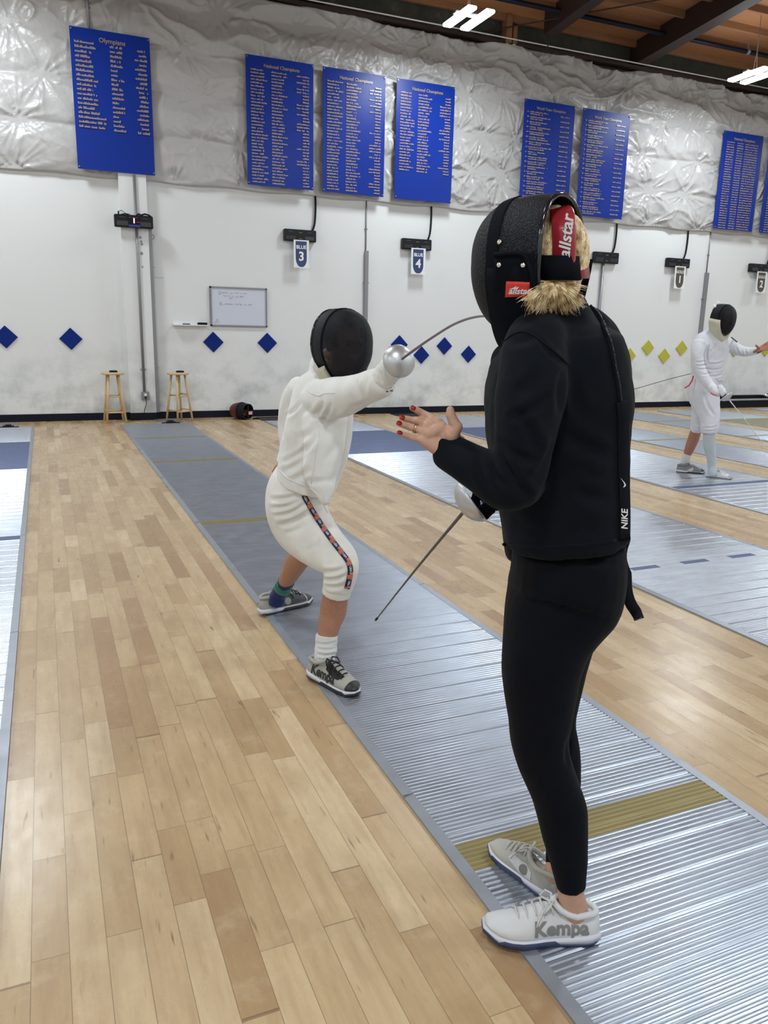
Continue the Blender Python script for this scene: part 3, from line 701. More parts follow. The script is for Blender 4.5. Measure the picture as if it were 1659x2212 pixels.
b.tube([(x0+.07, YW-.0195, z0+.05), (x0+.11, YW-.0195, z0+.12), (x0+.16, YW-.0195, z0+.06), (x0+.08, YW-.0195, z0+.055), (x0+.12, YW-.0195, z0+.09)], .002, 4)
b.build('handwriting', m_ink, root)
root = empty('marker_shelf', (2.2, YW-.05, 1.49), 'small white marker shelf left of the whiteboard', 'shelf')
b = MB(); b.box((1.93, YW-.11, 1.50), (2.48, YW, 1.515)); b.build('tray', m_white, root)
b = MB(); b.box((1.93, YW-.006, 1.515), (2.48, YW+.003, 1.57)); b.build('back_plate', m_white, root)
b = MB(); b.box((2.32, YW-.09, 1.5155), (2.47, YW-.03, 1.553)); o = link('board_eraser', bevel(b.mesh(), .006), m_blackr, smooth=False); tag(o, 'black eraser on the right end of the marker shelf', 'eraser')
b = MB(); b.cyl((2.08, YW-.06, 1.523), (2.2, YW-.055, 1.523), .008, 8); o = b.build('marker_pen', m_blackm, smooth=True); tag(o, 'dark marker pen lying on the marker shelf', 'marker')
# ---------------- black tray with silver rail at the right
root = empty('equipment_tray', (15.2, 12.95, 0), 'long low black tray with a silver top rail against the wall at the right edge', 'tray')
b = MB(); b.box((13.25, 12.72, 0), (17.5, 13.1, .155)); b.build('tray_body', m_blackr, root)
b = MB(); b.box((13.25, 12.70, .165), (17.5, 12.73, .195)); b.box((13.25, 12.73, .155), (17.5, 12.76, .17)); b.build('silver_rail', m_alu2, root)
b = MB(); b.box((13.7, 12.95, .155), (15.0, 13.1, .245)); b.build('inner_box', m_blackr, root)
o = MB(); o.ball((14.93, 12.85, .25), Vector((.1, 0, 0)), Vector((0, .08, 0)), Vector((0, 0, .07))); q = o.build('steel_bowl_guard', m_chrome, smooth=True); tag(q, 'round silver sword guard lying on the black tray at the right edge', 'sword guard')
# ---------------- ceiling fixtures
def fixture(x, y, label):
    root = empty('ceiling_light', (x, y, LAMP_Z), label, 'ceiling light', 'twin-tube ceiling lights')
    b = MB(); b.box((x-.24, y-.05, LAMP_Z+.035), (x+.24, y+.05, LAMP_Z+.07)); link('housing', bevel(b.mesh(), .01), m_steel, root, False)
    for s in (-1, 1):
        b = MB(); b.box((x+s*.15-.075, y-.40, LAMP_Z-.02), (x+s*.15+.075, y+.40, LAMP_Z+.03)); link('light_tube', bevel(b.mesh(), .02, 3), m_tube, root, False)
    for dy in (-.04, .04):
        b = MB(); b.tube([(x, y+dy, LAMP_Z+.07), (x, y+dy*.2, LAMP_Z+.35), (x, y, deckz(y))], .004, 5); b.build('hanging_wire', m_steel, root)
for i, lx in enumerate(LAMP_X):
    for jn, ly in enumerate(LAMP_Y):
        if (i, jn) == (2, 0): lb = 'lit twin-tube ceiling light left of the wide ceiling beam, over the insulation sheet'
        elif (i, jn) == (3, 0): lb = 'lit twin-tube ceiling light at the upper right edge of the photo'
        else: lb = 'lit twin-tube ceiling light of the rest of the hall, outside the photo'
        fixture(lx, ly, lb)
# ------------------------------------------------------------------ people: shared builders
def mesh_dome(me_name): pass
def fabric_mesh(name, tr, col=(.006, .007, .009)):
    m = mat(name, col, .5, .0, spec=.16); n = N(m); p = n.pos()
    tb = n.n('ShaderNodeBsdfTransparent'); mx = n.n('ShaderNodeMixShader'); out = n.t.nodes['Material Output']
    mx.inputs[0].default_value = tr; n.l(n.b.outputs[0], mx.inputs[1]); n.l(tb.outputs[0], mx.inputs[2]); n.l(mx.outputs[0], out.inputs[0])
    v = n.n('ShaderNodeTexVoronoi'); v.inputs['Scale'].default_value = 330; n.l(p, v.inputs['Vector'])
    n.bump(v.outputs['Distance'], .8, .0015); n.l(n.ramp(v.outputs['Distance'], [(.35, (.002, .002, .003)), (.6, (.022, .024, .03))]), n.b.inputs['Base Color']); return m
m_mesh = fabric_mesh('wire_mesh_see_through', .38, (.004, .005, .008))
m_mesh0 = fabric_mesh('wire_mesh_dark', .03)
m_bk = cloth('black_fleece', (.0036, .0056, .0095), .85, sheen=.03, spec=.10, var=.12)
m_leg = cloth('black_leggings', (.0014, .0022, .0055), .75, sheen=.02, spec=.12, var=.1)
m_wc = cloth('white_cotton', (.82, .82, .79), .8, sheen=.1, scale=700)
m_wb2 = cloth('warm_white_cotton', (.79, .78, .73), .8, sheen=.1, scale=700)
m_wc3 = cloth('cool_white_cotton', (.72, .73, .78), .8, sheen=.1)
m_skinA = skin('skin_light', (.50, .325, .235)); m_skinB = skin('skin_tan', (.40, .215, .14)); m_skinF = skin('skin_face', (.36, .18, .12))
m_nail = mat('red_nail_polish', (.32, .004, .012), .12, coat=.6); m_ring = mat('gold_ring', (.75, .55, .25), .2, 1.0)
m_hair = mat('blonde_hair', (.46, .33, .16), .45, spec=.5); n = N(m_hair)
n.l(n.ramp(n.noise(n.pos(), 60, 4), [(.34, (.30, .19, .075)), (.5, (.78, .58, .30)), (.64, (1.0, .86, .58))]), n.b.inputs['Base Color'])
m_hairb = mat('brown_hair', (.03, .018, .012), .6)
m_trim = mat('black_trim', (.005, .006, .009), .85, spec=.1); m_vel = mat('black_velcro', (.004, .005, .008), .95, spec=.1)
m_cream = cloth('cream_bib', (.56, .54, .40), .7)
m_shw = mat('white_shoe', (.60, .61, .62), .55); m_shg = mat('grey_shoe_print', (.20, .20, .19), .5); m_shgrey = mat('warm_grey_shoe', (.33, .33, .29), .6)
m_shbeige = mat('beige_grey_shoe', (.42, .41, .37), .6); m_solew = mat('white_sole', (.62, .62, .68), .45); m_solen = mat('navy_sole', (.03, .045, .10), .5)
m_solek = mat('black_sole', (.012, .012, .016), .5); m_lace = mat('pale_lace', (.55, .55, .53), .8); m_lacek = mat('black_lace', (.008, .008, .01), .8)
m_dgrey = mat('dark_grey_shoe', (.045, .055, .06), .6); m_mgrey = mat('mid_grey_shoe', (.22, .22, .23), .6); m_ocre = mat('ochre_panel', (.42, .30, .08), .5)
m_sockw = cloth('white_sock', (.66, .67, .66), .9); m_sockn = cloth('navy_sock', (.008, .016, .10), .85); m_sockg = cloth('green_stripe', (.02, .16, .10), .85); m_sockl = cloth('lime_stripe', (.10, .30, .06), .85)
m_alg = mat('matt_silver_guard', (.56, .57, .59), .38, .75); m_blade = mat('blade_steel', (.20, .17, .17), .32, .8)
m_eye = mat('eye_dark', (.01, .008, .008), .3)

def sphere_part(mb, C, F_, S_, U_, dims, f0, f1, nn=40, off=0.0, chin=True, th=0):
    """part of the mask shell between two slices along the facing axis (f in -1..1)"""
    af, as_, au, ad = dims; rings = []
    K = 14
    for i in range(K+1):
        f = f0+(f1-f0)*i/K; f = max(-1, min(1, f)); r = math.sqrt(max(0, 1-abs(f)**2.5)) if f > 0 else math.sqrt(max(0, 1-abs(f)**2.6))
        ring = []
        for k in range(nn):
            a = 2*math.pi*k/nn; s, u = math.cos(a), math.sin(a)
            s2 = math.copysign(abs(s)**.88, s); u2 = math.copysign(abs(u)**.92, u)
            sc = (1-.30*max(0, -u2)**2) if chin else 1
            hh = (au if u > 0 else ad)
            ring.append(C+F_*(af*f+(.018*max(0, -u2)*r if chin else 0))*(1+off)+S_*(as_*s2*r*sc+0)*(1+off)+U_*(hh*u2*r)*(1+off))
        rings.append(ring)
    return rings
def shell(rings, t, cap_end=False):
    """closed thin shell from rings"""
    mb = MB(); c = sum((p for r in rings for p in r), Vector())/sum(len(r) for r in rings)
    inner = [[p+(c-p).normalized()*t for p in r] for r in rings]
    mb.loft(rings, False); mb.loft([rings[0], inner[0]], False); mb.loft(inner, False)
    if not cap_end: mb.loft([rings[-1], inner[-1]], False)
    return mb
def fmask(root, C, F_, U_, scale=1.0, front=None, bib=None, dims=(.135, .112, .125, .172), fb=.30, fr=-.50, bandw=.05, bibm=None, bibf=(-.5, .45), bibdrop=.075, name='fencing_mask', biba=(0, 1)):
    S_ = F_.cross(U_).normalized(); U_ = S_.cross(F_).normalized(); d = tuple(x*scale for x in dims)
    fr_rings = sphere_part(None, C, F_, S_, U_, d, fb, 1.0)
    o = shell(fr_rings[:-1]+[[p for p in fr_rings[-1]]], .002, True); m0 = o.mesh(); 
    mask = link(name, m0, front or m_mesh, root)
    o = shell(sphere_part(None, C, F_, S_, U_, d, fr, fb), .0025).build('side_mesh', m_mesh0, mask, True)
    b = shell(sphere_part(None, C, F_, S_, U_, d, fb-bandw, fb+bandw*.6, off=.02), .006); b.build('trim_band', m_trim, mask, True)
    rr = sphere_part(None, C, F_, S_, U_, d, fr, fr+.01, off=.005)[0]; b = MB(); b.tube(rr+[rr[0]], .005*scale, 8); b.build('back_rim', mat('gloss_black', (.006, .008, .014), .12, spec=.7), mask, True)
    if bibm is not None:                # padded bib wrapping the chin
        rings = []
        for k in range(0, 25):
            a = math.pi*(1+biba[0]+(biba[1]-biba[0])*k/24) ; s, u = math.cos(a), math.sin(a)
            def pt(f, off, drop=0):
                f_ = f; r = math.sqrt(max(0, 1-abs(f_)**2.5)); u2 = math.copysign(abs(u)**.92, u); s2 = math.copysign(abs(s)**.88, s); scc = 1-.30*max(0, -u2)**2
                return C+F_*(d[0]*f_+.018*max(0, -u2)*r)*(1+off)+S_*(d[1]*s2*r*scc)*(1+off)+U_*(d[3]*u2*r*(1+off)-drop)
            w_ = max(0, -u)**.7
            rings.append([pt(bibf[0], .04), pt((bibf[0]+bibf[1])/2, .07, .02*w_), pt(bibf[1], .05, .0), pt(bibf[1]-.05, .13, bibdrop*w_), pt((bibf[0]+bibf[1])/2, .10, (bibdrop+.02)*w_), pt(bibf[0], .12, bibdrop*w_*.8)])
        b = MB(); b.loft(rings); b.build('bib', bibm, mask, True)
    return mask, S_, U_, d
def shoe(root, heel, toe, L=None, up=0.0, col=None, sole=None, sole2=None, toecap=None, heelc=None, lace=None, text=None, textm=None, side=1, wide=1.0, hscale=1.0, panel=None, panelm=None, lean=0, badge=None, ztilt=0.0):
    heel, toe = Vector(heel), Vector(toe); L = (toe-heel).length; X_ = (toe-heel).normalized(); Y_ = Z.cross(X_).normalized(); Uz = X_.cross(Y_)
    k = L/.28
    xs = [0, .012, .035, .07, .10, .13, .16, .19, .22, .25, .27, .28]
    hw = [.014, .026, .032, .034, .035, .038, .043, .047, .046, .038, .026, .012]
    zt = [.062, .073, .078, .072, .078, .094, .086, .071, .058, .049, .041, .030]
    zb = [.020, .016, .014, .014, .014, .014, .014, .014, .014, .016, .020, .024]
    cv = [.0, .0, .0, .0, .0, -.001, -.003, -.004, -.003, .0, .004, .007]
    def I(t, arr): return float(np.interp(t, xs, arr))
    def P(x, y, z): return heel+X_*(x*k)+Y_*(y*k*wide)+Uz*(z*k*hscale)
    def ring(x, grow=0, ztop=None):
        h, a, b_ = I(x, hw)+grow, (I(x, zt) if ztop is None else ztop)+grow, I(x, zb)-grow*.3; out = []
        for q in range(24):
            an = 2*math.pi*q/24; c_, s_ = math.cos(an), math.sin(an)
            if s_ >= 0: y_ = h*math.copysign(abs(c_)**.75, c_)*(1-.35*s_**2); z_ = b_+.012+(a-b_-.012)*s_**.9
            else: y_ = h*math.copysign(abs(c_)**.6, c_); z_ = b_+.012+.012*s_
            out.append(P(x, y_+side*I(x, cv), z_))
        return out
    def xs_(a, c_, n_=14): return [a+(c_-a)*i/(n_-1) for i in range(n_)]
    r_ = MB(); r_.loft([ring(x) for x in sorted(set(xs_(0, .28, 30)))])
    col_m = r_.mesh(); sh = link('shoe', col_m, col, root)
    b = MB()                             # midsole and outsole
    def srow(x, z0_, z1_, g): h = I(x, hw)+g; c_ = side*I(x, cv); return [P(x, h+c_, z0_), P(x, h+c_, z1_), P(x, -h+c_, z1_), P(x, -h+c_, z0_)]
    X2 = xs_(-.004, .285, 26)
    def thick(x): return .020+.008*max(0, 1-abs(x-.03)/.07)+.004*max(0, (x-.24)/.04)
    b.loft([srow(x, .006+.010*max(0, (x-.25)/.03), thick(x), .004) for x in X2]); me = b.mesh(); link('midsole', me, sole, sh)
    b = MB(); X2 = xs_(.0, .286, 24); b.loft([srow(x, 0+.010*max(0, (x-.25)/.035)+.003*max(0, (.02-x)/.02), .007+.012*max(0, (x-.24)/.04)+(.010 if .10 < x < .24 else 0), .0045) for x in X2]); link('outsole', b.mesh(), sole2 or sole, sh)
    if toecap: b = MB(); b.loft([ring(x, .0012) for x in xs_(.246, .2805, 9)]); link('toe_cap', b.mesh(), toecap, sh)
    if heelc: b = MB(); b.loft([ring(x, .0012, None) for x in xs_(.0, .05, 8)]); link('heel_counter', b.mesh(), heelc, sh)
    b = MB()                             # padded collar
    pts = []
    for q in range(17):
        a = 2*math.pi*q/16; cx_ = .062+.054*math.cos(a); pts.append(P(cx_, .029*math.sin(a), I(cx_, zt)+.004+.010*max(0, math.cos(a))))
    b.tube(pts, .008*k, 8); link('collar', b.mesh(), panelm if panelm and badge == 'collar' else col, sh)
    if lace:
        for i, x in enumerate((.125, .145, .165, .185, .205)):
            b = MB(); zz = I(x, zt)+.004
            b.tube([P(x+.006, -.026, zz-.012), P(x, -.012, zz-.001), P(x+.002, 0, zz+.002), P(x-.002, .012, zz-.001), P(x-.006, .026, zz-.012)], .0028*k, 6); link('lace', b.mesh(), lace, sh)
        b = MB()
        for s in (-1, 1):
            b.tube([P(.122, 0, .094), P(.118, s*.014, .108), P(.13, s*.03, .104), P(.142, s*.034, .086), P(.132, s*.018, .09), P(.124, 0, .095)], .003*k, 6)
            b.tube([P(.122, 0, .096), P(.14, s*.022, .09), P(.155, s*.036, .07), P(.16, s*.041, .055)], .0026*k, 6)
        b.ball(P(.121, 0, .096), X_*.007*k, Y_*.007*k, Uz*.005*k); link('lace_bow', b.mesh(), lace, sh)
    def wrap(me, x_c, z_c, flip, sd, g=.0015):
        for v in me.vertices:
            tx = x_c+flip*v.co.x; tz = z_c+v.co.y; b_ = I(tx, zb)+.012; a = I(tx, zt)
            s_ = min(.98, max(0, (tz-b_)/(a-b_)))**(1/.9); c_ = math.sqrt(max(0, 1-s_*s_)); y_ = I(tx, hw)*(c_**.75)*(1-.35*s_**2)
            co = P(tx, sd*(y_+g)+side*I(tx, cv), tz); v.co = co
    if text:
        t, x_c, z_c, size, sd, flip = text
        me = text_mesh(t, size, .0, size*.035); b2 = bmesh.new(); b2.from_mesh(me); bmesh.ops.subdivide_edges(b2, edges=[e for e in b2.edges if e.calc_length() > .008], cuts=2); bmesh.ops.triangulate(b2, faces=b2.faces); b2.to_mesh(me); b2.free()
        wrap(me, x_c, z_c, flip, sd); link('shoe_lettering', me, textm, sh, False)
    for pn in (panel or []):             # coloured side panels: polygons in shoe side coordinates
        poly, sd, pm, g = pn; bb = MB(); cx_ = sum(p[0] for p in poly)/len(poly); cz = sum(p[1] for p in poly)/len(poly)
        me = bpy.data.meshes.new('pn'); me.from_pydata([(x, z, 0) for x, z in poly], [], [tuple(range(len(poly)))])
        b2 = bmesh.new(); b2.from_mesh(me); bmesh.ops.triangulate(b2, faces=b2.faces)
        for _ in range(3): bmesh.ops.subdivide_edges(b2, edges=b2.edges[:], cuts=1, use_grid_fill=True); bmesh.ops.triangulate(b2, faces=b2.faces)
        b2.to_mesh(me); b2.free(); wrap(me, 0, 0, 1, sd, g); link('side_panel', me, pm, sh)
    return sh, P
def hand_mesh(joints, rad, palm, voxel=.0028, smooth=3):
    """joints: list of fingers (list of points), rad: radii lists, palm: list of (point a, point b, ra, rb)"""
    b = MB()
    for pts, rs in zip(joints, rad):
        b.tube(pts, rs, 10)
        for p, r_ in zip(pts, rs): b.ball(p, Vector((r_, 0, 0)), Vector((0, r_, 0)), Vector((0, 0, r_)), 10, 8)
    for a, c_, ra, rb in palm:
        b.tube([a, Vector(a).lerp(Vector(c_), .5), c_], [ra, (ra+rb)/2*1.04, rb], 12)
        for p, r_ in ((a, ra), (c_, rb)): b.ball(p, Vector((r_, 0, 0)), Vector((0, r_, 0)), Vector((0, 0, r_)), 12, 8)
    return fuse(b, voxel, smooth)
def head_mesh(C, F_, U_, s=1.0):
    S_ = F_.cross(U_).normalized(); b = MB(); e = lambda c, f, sd, u: b.ball(C+F_*c[0]*s+S_*c[1]*s+U_*c[2]*s, F_*f*s, S_*sd*s, U_*u*s, 20, 14)
    e((-.01, 0, .03), .095, .074, .088); e((.02, 0, -.03), .068, .060, .080); e((.045, 0, -.085), .028, .030, .022)
    e((.093, 0, -.012), .020, .012, .022); e((.100, 0, -.025), .016, .014, .012); e((.078, 0, -.055), .018, .024, .012)
    e((.074, .03, .018), .014, .022, .007); e((.074, -.03, .018), .014, .022, .007)
    e((.066, .034, -.018), .02, .02, .016); e((.066, -.034, -.018), .02, .02, .016)
    e((0, .074, -.01), .018, .010, .028); e((0, -.074, -.01), .018, .010, .028)
    b.tube([C+(U_*-.05)*s, C+(U_*-.17-F_*.015)*s], [.052*s, .055*s], 16)
    return b
def strands(name, mats, parent, segs, r=.0007):
    cu = bpy.data.curves.new(name, 'CURVE'); cu.dimensions = '3D'; cu.bevel_depth = r; cu.bevel_resolution = 0; cu.resolution_u = 2
    for pts in segs:
        sp = cu.splines.new('POLY'); sp.points.add(len(pts)-1)
        for i, p in enumerate(pts): sp.points[i].co = (*p, 1); sp.points[i].radius = 1-.6*i/(len(pts)-1)
    o = bpy.data.objects.new('tmp', cu); COL.objects.link(o); me = ev(o); bpy.data.objects.remove(o)
    return link(name, me, mats, parent)
def epee(root_c, G, dirb, tip_pts, R, label, bladem, blade_r=.0036, gripdir=None, gdir=None):
    root = empty('fencing_epee', root_c, label, 'epee', None); dirb = (gdir or dirb).normalized()
    a = Vector((0, 0, 1)) if abs(dirb.z) < .9 else Vector((1, 0, 0)); a = (a-dirb*a.dot(dirb)).normalized(); c_ = dirb.cross(a); rings = []
    for i in range(9):
        t = i/8*math.radians(74); rr = R*math.sin(t)/math.sin(math.radians(74)); zz = R*.62*(1-(1-math.cos(t))/(1-math.cos(math.radians(74))))
        rings.append([G+dirb*zz+(a*math.cos(2*math.pi*k/32)+c_*math.sin(2*math.pi*k/32))*max(rr, .001) for k in range(32)])
    inner = [[p-dirb*.0022-(p-G).normalized()*.001 for p in r_] for r_ in rings][::-1]
    b = MB(); b.loft(rings+inner, True); b.build('guard', m_alg, root, True)
    g = gripdir or -dirb; b = MB(); b.tube([G+dirb*R*.5, G+g*.03, G+g*.13], [.008, .012, .011], 10); b.build('grip', m_blackr, root, True)
    b = MB(); rr = catmull([tuple(p) for p in tip_pts], 8); nn = len(rr); b.tube([Vector(p) for p in rr], [blade_r*(1.25-.75*i/(nn-1)) for i in range(nn)], 6); b.build('blade', bladem, root, True)
    p = Vector(rr[-1]); q = Vector(rr[-2]); b = MB(); b.cyl(p, p+(p-q).normalized()*.018, blade_r*.95, 8); b.build('tip', m_blackm, root, True)
    return root
def ribbon(pts, w, t, wdir, name, m, parent):
    """flat strap following pts; wdir gives the width direction(s)"""
    rings = []
    for i, p in enumerate(pts):
        p = Vector(p); tg = (Vector(pts[min(i+1, len(pts)-1)])-Vector(pts[max(i-1, 0)])).normalized(); wd = wdir[i] if isinstance(wdir, list) else wdir
        wd = (wd-tg*wd.dot(tg)).normalized(); nn_ = tg.cross(wd); ww_ = w[i] if isinstance(w, list) else w
        rings.append([p+wd*ww_+nn_*t, p-wd*ww_+nn_*t, p-wd*ww_-nn_*t, p+wd*ww_-nn_*t])
    b = MB(); b.loft(rings); me = b.mesh(); return link(name, me, m, parent, True)
def crop(me, fn):
    b = bmesh.new(); b.from_mesh(me); bmesh.ops.delete(b, geom=[v for v in b.verts if fn(v.co)], context='VERTS'); b.to_mesh(me); b.free(); return me
def surf(trees, px, py, D0, lift=.002):
    """first point of a mesh hit by the sight line through a pixel, lifted off the surface"""
    loc = trees.ray_cast(CAM, ray(px, py))
    if loc[0] is None: return at(px, py, D0), -ray(px, py)
    nrm = loc[1] if loc[1].dot(ray(px, py)) < 0 else -loc[1]
    return loc[0]+nrm*lift, nrm
from mathutils.bvhtree import BVHTree
def tree(me):
    b = bmesh.new(); b.from_mesh(me); t = BVHTree.FromBMesh(b); b.free(); return t

# ================================================================== person in black (coach)
PC = Vector((1.10, 1.40, 0))
coach = empty('person', PC, 'person in black jacket and leggings with blonde ponytail, gesturing with an open hand', 'person')
# torso jacket
T = MB()
limb(T, [(1205, 690, 1.75, 85, .08), (1203, 712, 1.75, 112, .11), (1203, 735, 1.75, 122, .135), (1207, 768, 1.75, 137, .16), (1205, 815, 1.76, 150, .175), (1203, 880, 1.77, 155, .18), (1203, 950, 1.77, 148, .175),
         (1210, 1030, 1.76, 139, .165), (1214, 1110, 1.75, 132, .165), (1216, 1165, 1.75, 128, .165)], n=28, power=2.4, roundcap=False)
limb(T, [(1128, 1080, 1.83, 46, .07), (1112, 1150, 1.84, 28, .07), (1106, 1205, 1.84, 12, .05)], n=16)      # lower front flap
limb(T, [(1168, 652, 1.745, 84, .066), (1180, 685, 1.745, 94, .085), (1192, 725, 1.75, 98, .10)], n=24)          # high collar
limb(T, [(1268, 688, 1.79, 30, .06), (1296, 725, 1.82, 36, .06), (1322, 790, 1.84, 34, .08), (1330, 870, 1.84, 30, .08)], n=16)
# far upper arm and forearm towards the sword hand
limb(T, [(1110, 770, 1.90, 50, .06), (1098, 880, 1.95, 46, .05), (1105, 990, 1.97, 44, .045), (1085, 1050, 1.95, 38, .04), (1060, 1078, 1.93, 34, .035)], n=18)
# near arm
A_ = MB()
limb(A_, [(1165, 722, 1.69, 62, .06), (1158, 752, 1.63, 72, .065), (1152, 800, 1.59, 76, .068), (1147, 855, 1.565, 79, .066), (1138, 915, 1.54, 70, .062), (1131, 975, 1.53, 64, .058), (1120, 1030, 1.525, 58, .056),
          (1100, 1056, 1.53, 50, .052), (1058, 1030, 1.55, 51, .048), (1015, 1003, 1.58, 46, .043), (975, 979, 1.61, 42, .038), (958, 972, 1.62, 41, .036)], n=24, roundcap=True)
limb(A_, [(1160, 1050, 1.60, 20, .02), (1120, 1060, 1.53, 40, .045), (1090, 1052, 1.53, 44, .05)], n=16)
T.v += []; bmJ = MB(); bmJ.add(T.v, T.f); bmJ.add(A_.v, A_.f)
jm = fuse(bmJ, .0068, 14, .6)
wrinkle(jm, [(1100, 905, 1190, 850, 9, .007), (1075, 950, 1165, 1000, 9, .006), (1160, 985, 1110, 880, 10, .007), (1060, 1000, 1110, 1060, 8, .006), (1030, 985, 1060, 1060, 8, .006),
              (1080, 965, 1150, 1080, 9, .008), (1225, 790, 1210, 900, 9, .008), (1230, 800, 1260, 900, 16, .004), (1210, 930, 1330, 985, 16, .005), (1150, 1040, 1200, 930, 9, .005),
              (1110, 850, 1170, 800, 12, .004), (1240, 1060, 1320, 1075, 14, .005), (1200, 1150, 1340, 1120, 18, .004), (1100, 1130, 1180, 1160, 14, .004), (1090, 740, 1160, 720, 10, .004), (1160, 720, 1228, 790, 5, .005)], 1.0, .0035, 7)
jk = link('jacket', jm, m_bk, coach); jt = tree(jm); 
off = lambda me, P: None
jt = None
def wtree(o):
    me = o.data.copy(); P = Vector(); q = o
    while q: P += q.location; q = q.parent
    me.transform(Matrix.Translation(P)); t = tree(me); bpy.data.meshes.remove(me); return t
jt = wtree(jk)
# cuff lip
cp = [at(x, y, D) for x, y, D in ((937, 1012, 1.63), (934, 996, 1.60), (938, 975, 1.585), (948, 955, 1.58), (966, 942, 1.59), (984, 938, 1.61), (997, 944, 1.645))]
# seams and zip
def surfline(t, pts, D0, r, name, m, parent, lift=.001, k=6):
    P_ = [surf(t, x, y, D0, lift)[0] for x, y in [(p[0], p[1]) for p in catmull(pts, k)]]
    b = MB(); b.tube(P_, r, 6); return b.build(name, m, parent, True)
surfline(jt, [(1086, 740), (1110, 722), (1136, 718), (1170, 738), (1203, 765), (1228, 788)], 1.6, .0013, 'armhole_seam', m_bk, jk)
zp = [(1276, 665), (1292, 684), (1306, 715), (1317, 745), (1325, 790), (1333, 830), (1338, 870)]
surfline(jt, zp, 1.8, .006, 'zip_tape', m_trim, jk, .001)
b = MB()
for i, q in enumerate(catmull(zp, 14)):
    P_, nr = surf(jt, q[0], q[1], 1.8, .006); b.ball(P_, Vector((.0028, 0, 0)), Vector((0, .0028, 0)), Vector((0, 0, .0016)), 6, 5)
b.build('zip_teeth', mat('gloss_zip', (.03, .03, .04), .15, .5), jk, True)
# hem band
surfline(jt, [(1088, 1176), (1130, 1180), (1200, 1180), (1270, 1176), (1330, 1166)], 1.7, .004, 'hem', m_bk, jk, -.001)
# leggings
Lg = MB()
limb(Lg, [(1226, 1175, 1.75, 118, .150), (1226, 1235, 1.75, 121, .158), (1216, 1290, 1.75, 121, .155), (1196, 1340, 1.73, 109, .13), (1178, 1395, 1.71, 93, .10), (1169, 1450, 1.70, 85, .088), (1167, 1500, 1.695, 78, .078),
          (1166, 1550, 1.69, 69, .070), (1165, 1595, 1.685, 63, .064), (1174, 1640, 1.685, 58, .058), (1197, 1700, 1.69, 54, .058), (1213, 1750, 1.69, 55, .056), (1220, 1800, 1.685, 50, .050), (1227, 1850, 1.68, 42, .042), (1233, 1905, 1.675, 33, .034), (1234, 1918, 1.675, 32, .033)], n=26, power=2.15, roundcap=False)
limb(Lg, [(1232, 1290, 1.86, 95, .10), (1215, 1380, 1.865, 70, .085), (1200, 1480, 1.87, 58, .07), (1194, 1560, 1.87, 50, .058), (1208, 1620, 1.865, 44, .052), (1215, 1680, 1.86, 40, .05), (1214, 1750, 1.85, 33, .04), (1208, 1830, 1.845, 28, .032), (1206, 1870, 1.84, 27, .031)], n=20)
lm_ = fuse(Lg, .0065, 5); wrinkle(lm_, [(1110, 1200, 1210, 1190, 8, .003), (1240, 1200, 1330, 1215, 8, .003), (1230, 1590, 1228, 1660, 5, .004)], 1, .0012, 9)
link('leggings', lm_, m_leg, coach)
# one continuous body inside the clothes, with ankle, forearm and open hand
B_ = MB()
limb(B_, [(1188, 560, 1.75, 50, .06), (1192, 640, 1.755, 46, .055), (1195, 680, 1.75, 50, .055), (1200, 760, 1.74, 95, .12), (1205, 880, 1.75, 105, .12), (1212, 1030, 1.74, 95, .11), (1216, 1165, 1.74, 95, .11), (1200, 1290, 1.74, 92, .10), (1178, 1395, 1.70, 74, .075),
          (1167, 1500, 1.69, 62, .058), (1165, 1595, 1.685, 50, .048), (1197, 1700, 1.69, 42, .044), (1220, 1800, 1.685, 38, .038), (1233, 1890, 1.675, 28, .029), (1233, 1925, 1.676, 29, .029), (1238, 1955, 1.678, 30, .028), (1241, 1985, 1.68, 33, .027)], n=20)
limb(B_, [(1222, 1320, 1.84, 60, .07), (1200, 1480, 1.87, 45, .055), (1194, 1560, 1.87, 38, .045), (1215, 1680, 1.86, 32, .038), (1206, 1830, 1.845, 22, .026), (1200, 1890, 1.83, 27, .030), (1190, 1930, 1.84, 28, .03)], n=16)
limb(B_, [(1160, 790, 1.68, 45, .045), (1145, 860, 1.56, 48, .045), (1125, 1020, 1.53, 38, .04), (1055, 1025, 1.555, 34, .034), (1000, 990, 1.59, 27, .024), (975, 968, 1.615, 25, .018), (962, 957, 1.625, 26, .015)], n=16)
limb(B_, [(1120, 790, 1.88, 40, .04), (1105, 980, 1.96, 34, .035), (1066, 1068, 1.93, 26, .026), (1058, 1074, 1.928, 22, .022)], n=14)
bm1 = fuse(B_, .006, 4)
D_ = 1.62
h = lambda x, y, D: at(x, y, D)
mp = mpp(at(930, 920, 1.62))
idx = [h(936, 908, 1.625), h(925, 899, 1.64), h(913, 893, 1.65), h(901, 886, 1.645), h(890, 881.5, 1.64)]
mid = [h(924, 918, 1.62), h(907, 910, 1.64), h(891, 907.5, 1.65), h(877, 905, 1.645), h(866.5, 902.5, 1.64)]
rng_ = [h(916, 932, 1.615), h(900, 927, 1.625), h(884, 922, 1.63), h(871, 918, 1.625), h(860, 914.5, 1.62)]
pin = [h(912, 951, 1.61), h(898, 947, 1.61), h(882, 942.5, 1.61), h(871, 938.5, 1.605), h(861, 935, 1.60)]
thb = [h(975, 940, 1.60), h(986, 922, 1.60), h(978, 907, 1.60), h(973.5, 896, 1.60), h(972.5, 886, 1.60)]
fr4 = [.0094, .0086, .0082, .0074, .0062]
